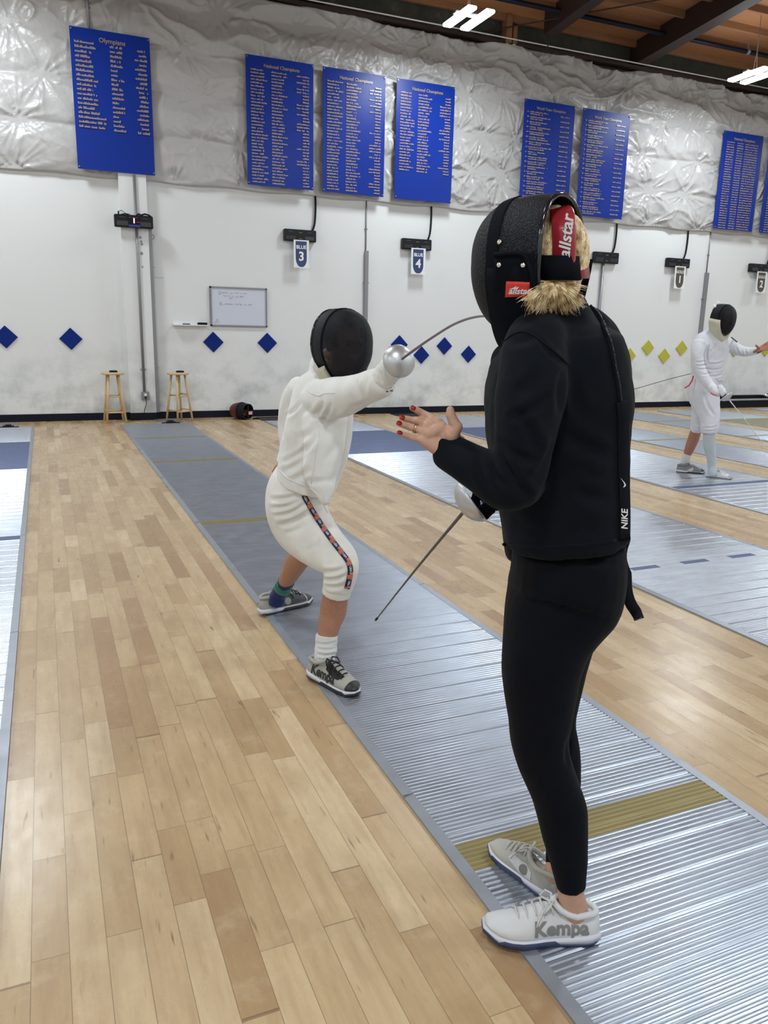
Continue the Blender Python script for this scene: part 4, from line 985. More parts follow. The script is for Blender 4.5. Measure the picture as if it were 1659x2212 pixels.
hm = hand_mesh([idx, mid, rng_, pin, thb], [fr4, [r*.98 for r in fr4], [r*.94 for r in fr4], [r*.86 for r in fr4], [.016, .0135, .0112, .0105, .0085]],
    [(h(966, 962, 1.62), h(934, 911, 1.625), .0205, .0125), (h(962, 966, 1.618), h(924, 921, 1.62), .0205, .013), (h(957, 968, 1.615), h(916, 933, 1.615), .0205, .0125), (h(950, 968, 1.61), h(913, 950, 1.61), .019, .0115),
     (h(972, 958, 1.615), h(978, 930, 1.605), .021, .016), (h(970, 955, 1.612), h(945, 915, 1.62), .02, .014), (h(952, 925, 1.612), h(925, 938, 1.61), .014, .013), (h(985, 960, 1.63), h(955, 962, 1.615), .023, .022)], .0022, 3)
body = link('body', join(bm1, hm), m_skinA, coach)
bt = wtree(body)
def nail(tip, prev, w_, up, par):
    tip, prev = Vector(tip), Vector(prev); t = (tip-prev).normalized(); up = (up-t*up.dot(t)).normalized(); s = t.cross(up)
    b = MB(); b.ball(tip+up*.0036-t*.001, t*.0075, s*w_, up*.0035, 12, 8); b.build('fingernail', m_nail, par, True)
vd = -ray(900, 900)
for f_, w_ in ((idx, .0056), (mid, .0056), (rng_, .0054), (pin, .0048)): nail(f_[-1], f_[-2], w_, (vd+UP*.35), body)
nail(thb[-1], thb[-2], .0068, vd+RT*.25, body)
rc = Vector(rng_[1]).lerp(Vector(rng_[2]), .15); tdir = (Vector(rng_[2])-Vector(rng_[0])).normalized(); a1 = tdir.cross(Z).normalized(); a2 = tdir.cross(a1)
for o_ in (-.0022, .0022):
    b = MB(); b.tube([rc+tdir*o_+(a1*math.cos(q/16*2*math.pi)+a2*math.sin(q/16*2*math.pi))*.0092 for q in range(17)], .0011, 6); b.build('ring', m_ring, body, True)
# black glove on the sword hand, closed round the grip
G0 = at(1020, 1083, 1.935); tipB = at(815, 1335, 2.45); bdir = (tipB-at(1008, 1094, 1.93)).normalized()
gl = MB(); gc = at(1046, 1083, 1.93)
S2 = bdir.cross(Z).normalized(); U2 = S2.cross(bdir)
gq = lambda a, b_, c_: gc+bdir*a+S2*b_+U2*c_
fin = []
for k in range(4):
    a = .022-.019*k; fin.append([gq(a, .028, .012), gq(a+.004, .030, -.014), gq(a+.004, .006, -.030), gq(a+.002, -.016, -.022)])
thm = [gq(-.02, -.02, .02), gq(.0, -.024, .006), gq(.018, -.014, -.006), gq(.026, -.002, -.012)]
gm = hand_mesh(fin+[thm], [[.0105, .0105, .010, .009]]*4+[[.013, .012, .011, .010]], [(gq(-.035, .0, .01), gq(.02, .022, .014), .022, .014), (gq(-.05, 0, .004), gq(-.03, .02, 0), .026, .018), (gq(-.075, 0, .01), gq(-.04, 0, .01), .027, .026)], .003, 3)
link('glove', gm, m_vel, coach)
epee(G0, G0, bdir, [G0+bdir*.035, G0.lerp(tipB, .5)+Z*.004, tipB], .062, 'epee held low by the person in black, blade pointing down to the piste', mat('blade_dull', (.13, .12, .115), .4, .6), .0042, gdir=(-RT*.80-UP*.58+FW*.10))
# --- her mask, seen from behind
cm = at(1158, 560, 1.735); Fm = (-RH*.80+FH*.60+Z*-.03).normalized(); Um = (Z*1+RH*-.06).normalized()
mask, Sm, Um, dm_ = fmask(coach, cm, Fm, Um, 1.0, m_mesh0, dims=(.142, .112, .128, .158), fb=.34, fr=-.42, bandw=.13, bibm=None)
mt = None
# black bib panel below the side mesh, with studs and red tag
def patch(polypx, D0, depthfn, th, name, m, parent, seg=8):
    pts = [depthfn(x, y) for x, y in polypx]; c_ = sum(pts, Vector())/len(pts); b = MB(); nrm = (pts[1]-pts[0]).cross(pts[2]-pts[0]).normalized()
    if nrm.dot(CAM-c_) < 0: nrm = -nrm
    K = 6; rows = []
    for k in range(K+1): rows.append([c_.lerp(p, k/K) for p in pts])
    return pts, c_, nrm
bb = MB()   # bib: curved wall following the shell, hanging lower at the throat
def shellpt(f, a, off, drop=0, d=dm_):
    s, u = math.cos(a), math.sin(a); r_ = math.sqrt(max(0, 1-abs(f)**2.5)); s2 = math.copysign(abs(s)**.88, s); u2 = math.copysign(abs(u)**.92, u); sc_ = 1-.30*max(0, -u2)**2
    return cm+Fm*(d[0]*f+.018*max(0, -u2)*r_)*(1+off)+Sm*(d[1]*s2*r_*sc_)*(1+off)+Um*((d[2] if u > 0 else d[3])*u2*r_)*(1+off)-Z*drop
rings = []
# side of mask that faces the camera: S sign
sg = 1 if Sm.dot(CAM-cm) > 0 else -1
a_near = 0 if sg > 0 else math.pi
for k in range(33):
    t = k/32; ang = -.10-(math.pi+.0)*t*1.0+(.10 if t > .9 else 0)
    a = ang if sg > 0 else math.pi-ang
    w_ = math.sin(t*math.pi)
    rings.append([shellpt(-.38-.16*t, a, .035), shellpt(-.1, a, .045), shellpt(.38, a, .03), shellpt(.36, a, .05, .03*w_), shellpt(-.1, a, .08, .05*w_), shellpt(-.40-.16*t, a, .06, .045*w_)])
bb.loft(rings); bb.build('bib', m_vel, mask, True)
allm = MB()
def side_plate(f0, f1, a0, a1, off, name, m, th=.004, nf=10, na=8, par=None):
    rr = []
    for i in range(nf+1):
        f = f0+(f1-f0)*i/nf; row = []
        for jx in range(na+1):
            a = a0+(a1-a0)*jx/na; a = a if sg > 0 else math.pi-a; row.append(shellpt(f, a, off))
        back = [shellpt(f, (a0+(a1-a0)*jx/na) if sg > 0 else math.pi-(a0+(a1-a0)*jx/na), off-.02) for jx in range(na, -1, -1)]
        rr.append(row+back)
    b = MB(); b.loft(rr); return b.build(name, m, par or mask, True)
side_plate(.22, -.36, .03, -.75, .075, 'side_flap', m_vel)
b = MB(); pts = [shellpt(f, (a if sg > 0 else math.pi-a), .085) for f, a in [(.22, .03), (.08, .03), (-.08, .03), (-.22, .0), (-.31, -.12), (-.355, -.32), (-.37, -.6)]]; b.tube([Vector(q) for q in catmull([tuple(p) for p in pts], 5)], .0045, 8); b.build('flap_piping', m_trim, mask, True)
for f, a in ((.13, -.07), (-.22, -.09), (.17, .20)):
    c_ = shellpt(f, a if sg > 0 else math.pi-a, .09 if a < .1 else .045); nn_ = (c_-cm).normalized(); b = MB(); t1 = nn_.cross(Z).normalized(); t2 = nn_.cross(t1); b.ball(c_, t1*.0058, t2*.0058, nn_*.004, 12, 8); b.build('rivet', m_chrome, mask, True)
def pxpatch(t, quad, D0, lift, th, name, m, parent, nu=8, nv=5):
    (ax, ay), (bx, by), (cx, cy), (dx, dy) = quad; top = []; bot = []
    for j in range(nv+1):
        for i in range(nu+1):
            u_, v_ = i/nu, j/nv; x = (ax*(1-u_)+bx*u_)*(1-v_)+(dx*(1-u_)+cx*u_)*v_; y = (ay*(1-u_)+by*u_)*(1-v_)+(dy*(1-u_)+cy*u_)*v_
            P_, nr = surf(t, x, y, D0, lift); top.append(P_); bot.append(P_-nr*th)
    b = MB(); q = [(j*(nu+1)+i, j*(nu+1)+i+1, (j+1)*(nu+1)+i+1, (j+1)*(nu+1)+i) for j in range(nv) for i in range(nu)]
    L = len(top); rim = list(range(nu+1))+[j*(nu+1)+nu for j in range(1, nv+1)]+[nv*(nu+1)+i for i in range(nu-1, -1, -1)]+[j*(nu+1) for j in range(nv-1, 0, -1)]
    b.add(top+bot, q+[tuple(L+k for k in f[::-1]) for f in q]+[(a, c_, c_+L, a+L) for a, c_ in zip(rim, rim[1:]+rim[:1])]); return b.build(name, m, parent, True)
def jtree(*os_):
    ms = []
    for o in os_:
        me = o.data.copy(); P = Vector(); q = o
        while q: P += q.location; q = q.parent
        me.transform(Matrix.Translation(P)); ms.append(me)
    return tree(join(*ms))
flapt = jtree(*[o for o in mask.children if o.name.startswith(('side_flap', 'bib'))])
tagp = pxpatch(flapt, [(1096, 607), (1146, 609), (1143, 639), (1094, 641)], 1.62, .005, .004, 'red_tag', m_redb, mask)
# red tongue strap over the back of the head with lettering
sp = [(1206, 452, 1.735), (1214, 462, 1.685), (1218, 485, 1.655), (1219, 520, 1.650), (1218, 555, 1.655), (1217, 575, 1.66)]
pts = [Vector(q) for q in catmull([tuple(at(*q)) for q in sp], 5)]
wdv = (RH*.86-FH*.5).normalized()
tongue = ribbon(pts, .0235, .007, wdv, 'tongue_strap', m_red, mask); bevel(tongue.data, .003, 2)
for p_ in tongue.data.polygons: p_.use_smooth = True
tt = wtree(tongue)
def decal(s, size, cpx, xpx, t, m, parent, name, D0=1.65, lift=.0015, off=.0012, shear=0, sx=1, bold=None):
    c_, nr = surf(t, cpx[0], cpx[1], D0, lift); e_, _ = surf(t, xpx[0], xpx[1], D0, lift)
    Xd = (e_-c_); Xd = (Xd-nr*Xd.dot(nr)).normalized(); Yd = nr.cross(Xd).normalized(); me = text_mesh(s, size, .0003, size*.02 if bold is None else bold, shear, sx=sx)
    place(me, c_, Xd, Yd); return link(name, me, m, parent, False)
decal('allstar', .034, (1224, 512), (1226, 495), tt, m_silvertext, tongue, 'strap_lettering', shear=.25)
# horizontal elastic with red end
ep = [(1158, 576, 1.69), (1180, 578, 1.65), (1205, 578, 1.634), (1232, 579, 1.638), (1250, 580, 1.665)]
pts = [Vector(q) for q in catmull([tuple(at(*q)) for q in ep], 4)]
wv = [(UP+RT*.02).normalized()]*len(pts)
ribbon(pts, .0235, .004, UP, 'elastic_strap', m_vel, mask)
pts = [at(1247, 578, 1.685), at(1258, 578, 1.70), at(1270, 578, 1.73)]; ribbon(pts, .0225, .003, UP, 'red_strap_end', m_red, mask)
# tag lettering and a swoosh-like star mark
tg_t = wtree(tagp)
decal('allstar', .017, (1122, 629), (1140, 629), tg_t, m_silvertext, tagp, 'tag_lettering', shear=.3, sx=1.1, bold=.0004)
b = MB(); b.add([surf(tg_t, x, y, 1.6, .002)[0] for x, y in ((1100, 625), (1112, 620), (1116, 617), (1115, 621), (1122, 619), (1118, 624))], [(0, 1, 2, 3, 4, 5)]); b.build('tag_emblem', m_silvertext, tagp)
# head, hair
hc = at(1188, 552, 1.745)
hb = MB(); hb.ball(hc, FH*.085, RH*.083, Z*.10, 28, 18); hb.ball(hc-Z*.06+RH*-.0, FH*.075, RH*.07, Z*.07, 24, 16)
hm_ = fuse(hb, .005, 2); wrinkle(hm_, [], 1, .004, 22, (1, 1, .5)); hair = link('hair', hm_, m_hair, coach)
rgh = random.Random(11); segs = []
lb_ = MB()
for k in range(110):                     # soft curling locks with fine strands along them
    ang = math.radians(-152+128*((k*.618) % 1)+rgh.uniform(-5, 5)); ln_ = rgh.uniform(36, 68)*(1+.25*abs(math.cos(ang))); sx_ = 1197+rgh.gauss(0, 5); sy_ = 610+rgh.uniform(-3, 6)
    ex, ey = min(1250, sx_+math.cos(ang)*ln_), sy_-math.sin(ang)*ln_*.86+3; D1 = 1.652+rgh.uniform(-.006, .01); o1 = -rgh.uniform(.008, .024); bd = rgh.gauss(0, 10)
    ct = [(sx_, sy_, D1), (sx_*.6+ex*.4+bd, sy_*.62+ey*.38-9, D1+o1), (sx_*.25+ex*.75-bd, sy_*.3+ey*.7-3, D1+o1), (ex+bd*.6, ey, D1+.006)]
    ct = [(c_[0], c_[1], c_[2]-max(0, 1190-c_[0])*.00105-(.012 if c_[0] < 1165 else 0)) for c_ in ct]
    A0, A1, A2, A3 = [at(*c_) for c_ in ct]
    pts = [A0*(1-t)**3+A1*3*t*(1-t)**2+A2*3*t*t*(1-t)+A3*t**3 for t in [i/9 for i in range(10)]]; rr_ = rgh.uniform(.0020, .0036)
    lb_.tube(pts, [rr_*(.7+.6*math.sin(i/9*math.pi))*(1-.85*(i/9)**2) for i in range(10)], 6)
    for q in range(15):
        j0 = rgh.gauss(0, 2.2); j1 = rgh.gauss(0, 3.2); j2 = rgh.gauss(0, 4.5); l_ = rgh.uniform(.8, 1.18)
        B0, B1, B2, B3 = at(ct[0][0]+j0, ct[0][1]+j0*.4, ct[0][2]-.003), at(ct[1][0]+j1, ct[1][1]+j0, ct[1][2]-.004), at(ct[2][0]+j2, ct[2][1]+j1, ct[2][2]-.004), at(sx_+(ct[3][0]-sx_)*l_+j2*1.3, sy_+(ct[3][1]-sy_)*l_+j1, ct[3][2]-.002)
        segs.append([B0*(1-t)**3+B1*3*t*(1-t)**2+B2*3*t*t*(1-t)+B3*t**3 for t in [i/11 for i in range(12)]])
for k in range(70):                      # flyaways
    ang = math.radians(rgh.uniform(-200, 10)); r_ = rgh.uniform(50, 82); x1_, y1_ = 1195+math.cos(ang)*r_, 618-math.sin(ang)*r_*.8; cv_ = rgh.gauss(0, 14); A0, A1, A2 = at(1197, 612, 1.65), at(1196+math.cos(ang)*r_*.5+cv_, 615-math.sin(ang)*r_*.35-6, 1.63), at(x1_, min(y1_, 690), 1.645)
    segs.append([A0.lerp(A1, t).lerp(A1.lerp(A2, t), t) for t in [i/8 for i in range(9)]])
lb_.build('hair_locks', m_hair, hair, True)
for k in range(160):                     # hair pulled back under the elastic
    x0_ = rgh.uniform(1160, 1250); P0_, P1_, P2_ = at(x0_, 594, 1.668), at(x0_*.6+1197*.4, 601, 1.650), at(1197+rgh.gauss(0, 7), 609, 1.648)
    segs.append([P0_.lerp(P1_, t).lerp(P1_.lerp(P2_, t), t) for t in (0, .25, .5, .75, 1)])
for k in range(420):                     # hair seen inside the mask opening
    left = rgh.random() < .55
    x0_ = rgh.uniform(1160, 1196) if left else rgh.uniform(1238, 1256); y0_ = rgh.uniform(478, 545)
    D0 = 1.672+rgh.uniform(-.006, .012)+(abs(x0_-1205)/1205)*.25; x1_ = x0_+rgh.gauss(0, 4); y1_ = min(560, y0_+rgh.uniform(18, 50)); q = rgh.gauss(0, 5)
    segs.append([at(x0_, y0_, D0), at(x0_+q*.6, y0_*.6+y1_*.4, D0-.008), at(x1_+q, y0_*.3+y1_*.7, D0-.01), at(x1_, y1_, D0)])
strands('hair_strands', [m_hair], hair, segs, .00065)
tie = MB(); tie.tube([at(1197+9*math.cos(q/12*6.28), 607+3*math.sin(q/12*6.28), 1.652) for q in range(13)], .0025, 6); tie.build('hair_tie', mat('pale_blue_tie', (.25, .42, .5), .6), hair, True)
tl = MB(); tl.ball(at(1197, 612, 1.672), RH*.046, FH*.020, Z*.016, 18, 12); tl.ball(at(1198, 634, 1.668), RH*.036, FH*.018, Z*.026, 18, 12); tl.ball(at(1166, 648, 1.672), RH*.038, FH*.016, Z*.018, 18, 12); tl.ball(at(1222, 648, 1.670), RH*.026, FH*.016, Z*.022, 18, 12)
q = fuse(tl, .004, 3); wrinkle(q, [], 1, .0015, 30, (1, 1, .4)); link('ponytail', q, m_hair, hair)
# --- hanging strap with white print
sp = [(1343, 868, 1.715), (1346, 900, 1.71), (1346, 945, 1.705), (1347, 1000, 1.705), (1349, 1060, 1.71), (1350, 1120, 1.71), (1349, 1165, 1.72), (1346, 1205, 1.725), (1352, 1240, 1.74), (1354, 1275, 1.76), (1362, 1303, 1.77), (1374, 1322, 1.79), (1381, 1338, 1.785)]
sq = catmull(sp, 4); pts = []
for q in sq:
    P_ = at(*q)
    if q[1] < 1172:
        h_ = [surf(jt, q[0]+dx, q[1], 1.9, .005)[0] for dx in (-12, -7)]; dd_ = [(p-CAM).dot(FH) for p in h_]
        P_ = at(q[0], q[1], min(dd_)-.001)
    pts.append(P_)
wd_ = [(.0125 if q[1] < 1170 else .0125-.004*math.sin(min(1, (q[1]-1170)/70)*math.pi) if q[1] < 1240 else .0135) for q in sq]
strap = ribbon(pts, wd_, .0016, (RH*.95+FH*.25), 'hanging_strap', mat('strap_webbing', (.0035, .0045, .008), .8, spec=.15), jk); stt = wtree(strap)
decal('NIKE', .021, (1349, 1122), (1349, 1108), stt, m_silvertext, strap, 'strap_lettering', 1.8, shear=.2, sx=.95)
def swoosh(c0, s, ang, t, D0):
    pts2 = [(-1, .25), (-.86, -.25), (-.5, -.42), (0, -.22), (1, .42), (.1, .0), (-.45, -.12), (-.72, .0)]; P_ = []
    for x, y in pts2:
        xr = x*math.cos(ang)-y*math.sin(ang); yr = x*math.sin(ang)+y*math.cos(ang); P_.append(surf(t, c0[0]+xr*s, c0[1]-yr*s, D0, .0012)[0])
    b = MB(); b.add(P_, [(0, 1, 7), (1, 2, 6, 7), (2, 3, 5, 6), (3, 4, 5)]); b.build('strap_emblem', m_silvertext, strap)
swoosh((1346, 1042), 11, math.radians(100), stt, 1.8); swoosh((1345, 1196), 10, math.radians(95), stt, 1.8); swoosh((1380, 1337), 8, math.radians(15), stt, 1.785)
b = MB()
for yy_ in (885, 893): b.obox(at(1340, yy_, 1.70), RH*.006, Z*.0035, FH*.003)
b.build('zip_pull', m_chrome, jk)
b = MB(); b.obox(at(1344, 945, 1.698), RH*.009, Z*.017, FH*.004); me = bevel(b.mesh(), .003); link('strap_buckle', me, mat('gloss_buckle', (.02, .02, .025), .15), jk, False)
# --- her shoes
zs = .0135
hN, tN = atz(1291, 2040, zs), atz(1052, 2008, zs)
hN = Vector((1.185, 1.315, zs)); tN = Vector((.925, 1.432, zs))
shoe(coach, hN, tN, col=m_shw, sole=m_solew, sole2=m_solen, lace=m_lace, text=('Kempa', .098, .046, .048, 1, -1), textm=m_shg, side=-1)
hF = Vector((1.165, 1.462, zs)); tF = Vector((1.12, 1.71, zs))
shoe(coach, hF, tF, col=m_shbeige, sole=m_solew, sole2=m_solen, lace=m_lace, side=1,
     panel=[([(.075, .028), (.12, .026), (.175, .05), (.165, .066), (.11, .066), (.08, .05)], 1, m_shw, .0012), ([(.11+.016*math.cos(q/14*6.283), .045+.016*math.sin(q/14*6.283)) for q in range(14)], 1, m_shg, .0022)],
     text=('K', .11, .045, .024, 1, -1), textm=m_shw)
# ================================================================== young fencer in white, facing the camera
PK = Vector((1.08, 3.2, 0))
kid = empty('person', PK, 'person in white fencing kit lunging on the grey piste, arm stretched out, striped white breeches', 'person')
T = MB()
limb(T, [(712, 802, 3.28, 34, .07), (708, 822, 3.27, 52, .09), (700, 850, 3.26, 66, .115), (694, 890, 3.26, 70, .125), (688, 930, 3.27, 74, .125), (680, 970, 3.29, 74, .12), (670, 1010, 3.31, 70, .125), (662, 1040, 3.33, 66, .13)], n=26, power=2.3, roundcap=False)
limb(T, [(700, 900, 3.17, 50, .07), (700, 960, 3.15, 44, .07), (693, 1020, 3.15, 38, .07), (700, 1058, 3.13, 24, .05), (704, 1086, 3.12, 10, .03)], n=18)       # pointed front panel
limb(T, [(694, 786, 3.32, 26, .075), (700, 800, 3.30, 32, .085), (712, 812, 3.26, 40, .09)], n=20)     # collar
limb(T, [(652, 838, 3.40, 30, .06), (632, 868, 3.46, 27, .055), (622, 915, 3.50, 22, .05), (622, 965, 3.50, 18, .045), (610, 1000, 3.48, 14, .035)], n=16)   # rear arm behind the back
A_ = MB()
limb(A_, [(690, 862, 3.20, 44, .085), (716, 861, 3.10, 46, .075), (745, 856, 3.00, 43, .068), (775, 845, 2.92, 37, .060), (805, 833, 2.84, 35, .054), (828, 824, 2.78, 33, .050)], n=22)
m_ = MB(); m_.add(T.v, T.f); m_.add(A_.v, A_.f); jm = fuse(m_, .0065, 7)
wrinkle(jm, [(672, 905, 700, 868, 6, .009), (690, 915, 715, 870, 5, .008), (712, 925, 690, 900, 6, .006), (702, 918, 760, 885, 5, .007), (770, 820, 785, 865, 6, .007), (795, 812, 790, 862, 5, .005), (755, 880, 800, 862, 5, .005),
              (612, 1000, 690, 935, 6, .008), (606, 1022, 668, 975, 6, .008), (620, 870, 612, 950, 4, .006), (616, 900, 650, 868, 4, .006), (700, 1000, 735, 930, 8, .006), (715, 1050, 735, 960, 7, .006), (625, 1040, 672, 1010, 6, .005), (640, 950, 690, 920, 8, .005), (650, 1035, 720, 1035, 6, .004)], 1.0, .0014, 9)
kj = link('jacket', jm, m_wc, kid); kt = wtree(kj)
surfline(kt, [(604, 1015), (620, 1032), (645, 1044), (668, 1053), (690, 1072), (702, 1096), (708, 1108)], 3.2, .0035, 'hem', m_wc, kj, .0)
surfline(kt, [(664, 845), (680, 853), (690, 855), (702, 850), (724, 849)], 3.2, .0014, 'shoulder_seam', m_wc3, kj, .0005)
surfline(kt, [(690, 930), (682, 985), (672, 1045)], 3.2, .0014, 'side_seam', m_wc3, kj, .0005)
# breeches
T = MB()
limb(T, [(648, 1030, 3.34, 56, .125), (640, 1060, 3.36, 64, .14), (640, 1095, 3.37, 66, .14), (652, 1130, 3.36, 66, .125), (676, 1160, 3.31, 60, .105), (702, 1184, 3.24, 52, .09), (727, 1204, 3.17, 44, .075), (738, 1222, 3.14, 38, .07), (735, 1245, 3.15, 35, .062), (729, 1268, 3.16, 33, .060)], n=26, power=2.1, roundcap=True)
limb(T, [(620, 1085, 3.52, 44, .10), (630, 1130, 3.56, 36, .09), (652, 1165, 3.58, 30, .08), (664, 1190, 3.6, 26, .07)], n=18)
bm_ = fuse(T, .0065, 6)
wrinkle(bm_, [(582, 1078, 656, 1064, 5, .009), (582, 1098, 652, 1078, 5, .008), (590, 1115, 664, 1085, 5, .010), (600, 1136, 670, 1100, 6, .008), (616, 1152, 650, 1135, 6, .006), (665, 1190, 690, 1160, 5, .006), (698, 1235, 745, 1228, 5, .010), (698, 1252, 752, 1240, 5, .010), (700, 1266, 745, 1262, 5, .007), (664, 1064, 700, 1074, 6, .008), (668, 1075, 702, 1092, 5, .006), (740, 1180, 765, 1215, 8, .003)], 1.0, .0012, 9)
kb = link('breeches', bm_, m_wb2, kid)
b = MB(); limb(b, [(731, 1263, 3.16, 31.5, .060), (728, 1274, 3.165, 31.5, .059), (726, 1283, 3.17, 31.5, .058)], n=26, roundcap=False); link('cuff', fuse(b, .006, 2), m_wb2, kb)
kbt = jtree(kb)
m_stn = mat('stripe_navy', (.012, .016, .055), .7); m_str = mat('stripe_red', (.50, .15, .11), .7); m_stw = mat('stripe_white', (.62, .50, .46), .7)
st = catmull([(658, 1050), (656, 1061), (658, 1073), (665, 1086), (677, 1107), (694, 1134), (714, 1163), (737, 1193), (751, 1212), (756.5, 1231), (753.5, 1253), (749, 1271)], 10)
def strip_piece(a, c_, w_, lift, th, name, m, parent, o0=0.0):
    top = []; bot = []; idx_ = np.linspace(a, c_, max(3, int(c_-a)+1))
    for q in idx_:
        x = np.interp(q, range(len(st)), [p[0] for p in st]); y = np.interp(q, range(len(st)), [p[1] for p in st])
        x2 = np.interp(min(q+1, len(st)-1), range(len(st)), [p[0] for p in st])-np.interp(max(q-1, 0), range(len(st)), [p[0] for p in st]); y2 = np.interp(min(q+1, len(st)-1), range(len(st)), [p[1] for p in st])-np.interp(max(q-1, 0), range(len(st)), [p[1] for p in st])
        l_ = math.hypot(x2, y2); nx_, ny_ = -y2/l_, x2/l_
        for s in (o0-w_, o0, o0+w_): P_, nr = surf(kbt, x+nx_*s, y+ny_*s, 3.2, lift); top.append(P_); bot.append(P_-nr*th)
    n_ = len(idx_); q = [(i*3+j, i*3+j+1, i*3+j+4, i*3+j+3) for i in range(n_-1) for j in range(2)]; L = len(top)
    rim = [i*3 for i in range(n_)]+[(n_-1)*3+1]+[i*3+2 for i in range(n_-1, -1, -1)]+[1]
    b = MB(); b.add(top+bot, q+[tuple(L+k for k in f[::-1]) for f in q]+[(x, y, y+L, x+L) for x, y in zip(rim, rim[1:]+rim[:1])]); return b.build(name, m, parent, True)
NS = len(st)-1
ribn = strip_piece(0, NS, 5.6, .003, .003, 'side_stripe', m_stn, kb)
L_ = [0]
for a, c_ in zip(st, st[1:]): L_.append(L_[-1]+math.hypot(c_[0]-a[0], c_[1]-a[1]))
def sidx(l): return float(np.interp(l, L_, range(len(st))))
l = 5; first = True
while l < L_[-1]-4:
    e_ = min(l+16, L_[-1]-3)
    strip_piece(sidx(l), sidx(e_), 3.4, .0042, .001, 'flag_patch', m_str, ribn, -1.9); strip_piece(sidx(l+7), sidx(e_), 2.6, .0042, .001, 'flag_patch', m_str, ribn, 2.4)
    strip_piece(sidx(l+3), sidx(l+4), 2.6, .0048, .0005, 'flag_line', m_stw, ribn, -1.9)
    m0 = l+16+7
    if m0 < L_[-1]-3:
        q0, q1 = sidx(m0), sidx(m0+4); g = lambda q: (float(np.interp(q, range(len(st)), [p[0] for p in st])), float(np.interp(q, range(len(st)), [p[1] for p in st])))
        decal('USA', .0135, g(q0), g(q1), kbt, m_silvertext, ribn, 'stripe_lettering', 3.2, .0055, bold=.0003)
    l += 30
# braces tail
b = MB(); b.tube([at(592, 1020, 3.36), at(584, 1036, 3.34), at(580, 1046, 3.33)], .004, 6); b.tube([at(590, 1026, 3.36), at(588, 1042, 3.34), at(586, 1052, 3.33)], .0035, 6); b.build('drawstring', m_wc, kb, True)
# body
B_ = MB()
limb(B_, [(716, 770, 3.27, 24, .055), (712, 810, 3.28, 24, .05), (700, 850, 3.28, 52, .09), (690, 930, 3.30, 55, .09), (670, 1010, 3.33, 52, .09), (648, 1080, 3.38, 52, .10), (680, 1160, 3.31, 42, .075), (727, 1204, 3.18, 32, .058), (728, 1250, 3.18, 29, .052), (724, 1290, 3.185, 28.5, .052),
          (720, 1320, 3.20, 29, .055), (713, 1345, 3.19, 25, .048), (707, 1375, 3.18, 21, .038), (703, 1410, 3.165, 18, .034), (700, 1432, 3.155, 18, .034), (704, 1450, 3.12, 17, .030)], n=20)
limb(B_, [(640, 1100, 3.52, 34, .08), (655, 1160, 3.58, 26, .06), (654, 1195, 3.62, 24, .052), (640, 1215, 3.70, 25, .054), (627, 1240, 3.78, 20, .042), (614, 1262, 3.85, 15, .032), (605, 1282, 3.90, 14, .030), (602, 1293, 3.91, 14, .028)], n=18)
limb(B_, [(700, 865, 3.20, 30, .06), (745, 856, 3.0, 26, .04), (805, 833, 2.84, 20, .032), (845, 812, 2.74, 18, .028)], n=14)
limb(B_, [(652, 850, 3.40, 20, .045), (622, 915, 3.50, 15, .035), (618, 970, 3.50, 12, .028), (606, 1008, 3.46, 10, .022)], n=12)
bm1 = fuse(B_, .006, 5)
HC = at(741, 742, 3.16); Fk = (-FH*.76+RH*.64-Z*.05).normalized(); Uk = (Z+RH*.03).normalized()
hd = fuse(head_mesh(HC, Fk, Uk, .93), .0038, 3)
# rear hand resting behind the hip
hh = lambda x, y, D: at(x, y, D)
rh = hand_mesh([[hh(600, 1012, 3.45), hh(595, 1014, 3.44), hh(591, 1016, 3.43), hh(589, 1019, 3.42)], [hh(600, 1017, 3.45), hh(595, 1020, 3.44), hh(591, 1022, 3.43), hh(589.5, 1025, 3.42)], [hh(601, 1022, 3.45), hh(596, 1025, 3.44), hh(593, 1028, 3.43)], [hh(603, 1026, 3.45), hh(599, 1030, 3.44), hh(596, 1032, 3.43)], [hh(604, 1006, 3.44), hh(599, 1007, 3.42), hh(595, 1010, 3.41)]],
               [[.0085, .008, .007, .006]]*2+[[.008, .007, .006]]*2+[[.010, .009, .008]], [(hh(606, 1005, 3.46), hh(600, 1013, 3.45), .016, .011), (hh(607, 1008, 3.46), hh(602, 1024, 3.45), .016, .010)], .0026, 2)
kbody = link('body', join(bm1, hd, rh), m_skinB, kid)
for s in (-1, 1):
    b = MB(); Sk = Fk.cross(Uk).normalized(); c_ = HC+Fk*.078+Sk*.030*s+Uk*.004; b.ball(c_, Fk*.010, Sk*.013, Uk*.007, 14, 10); b.build('eye', m_eye, kbody, True)
b = MB(); b.ball(HC-Fk*.012+Uk*.040, Fk*.096, Fk.cross(Uk).normalized()*.081, Uk*.084, 24, 16); me = fuse(b, .005, 2); crop(me, lambda c: (c-HC).dot(Fk) > .045 and (c-HC).dot(Uk) < .062); wrinkle(me, [], 1, .004, 30); link('hair', me, m_hairb, kid)
MC = at(738, 745, 3.165)
kmask, Sk, Uk2, dk = fmask(kid, MC, Fk, Uk, 1.0, m_mesh, dims=(.132, .112, .141, .150), fb=.12, fr=-.46, bandw=.035, bibm=m_cream, bibf=(-.42, .10), bibdrop=.03, biba=(.16, .84))
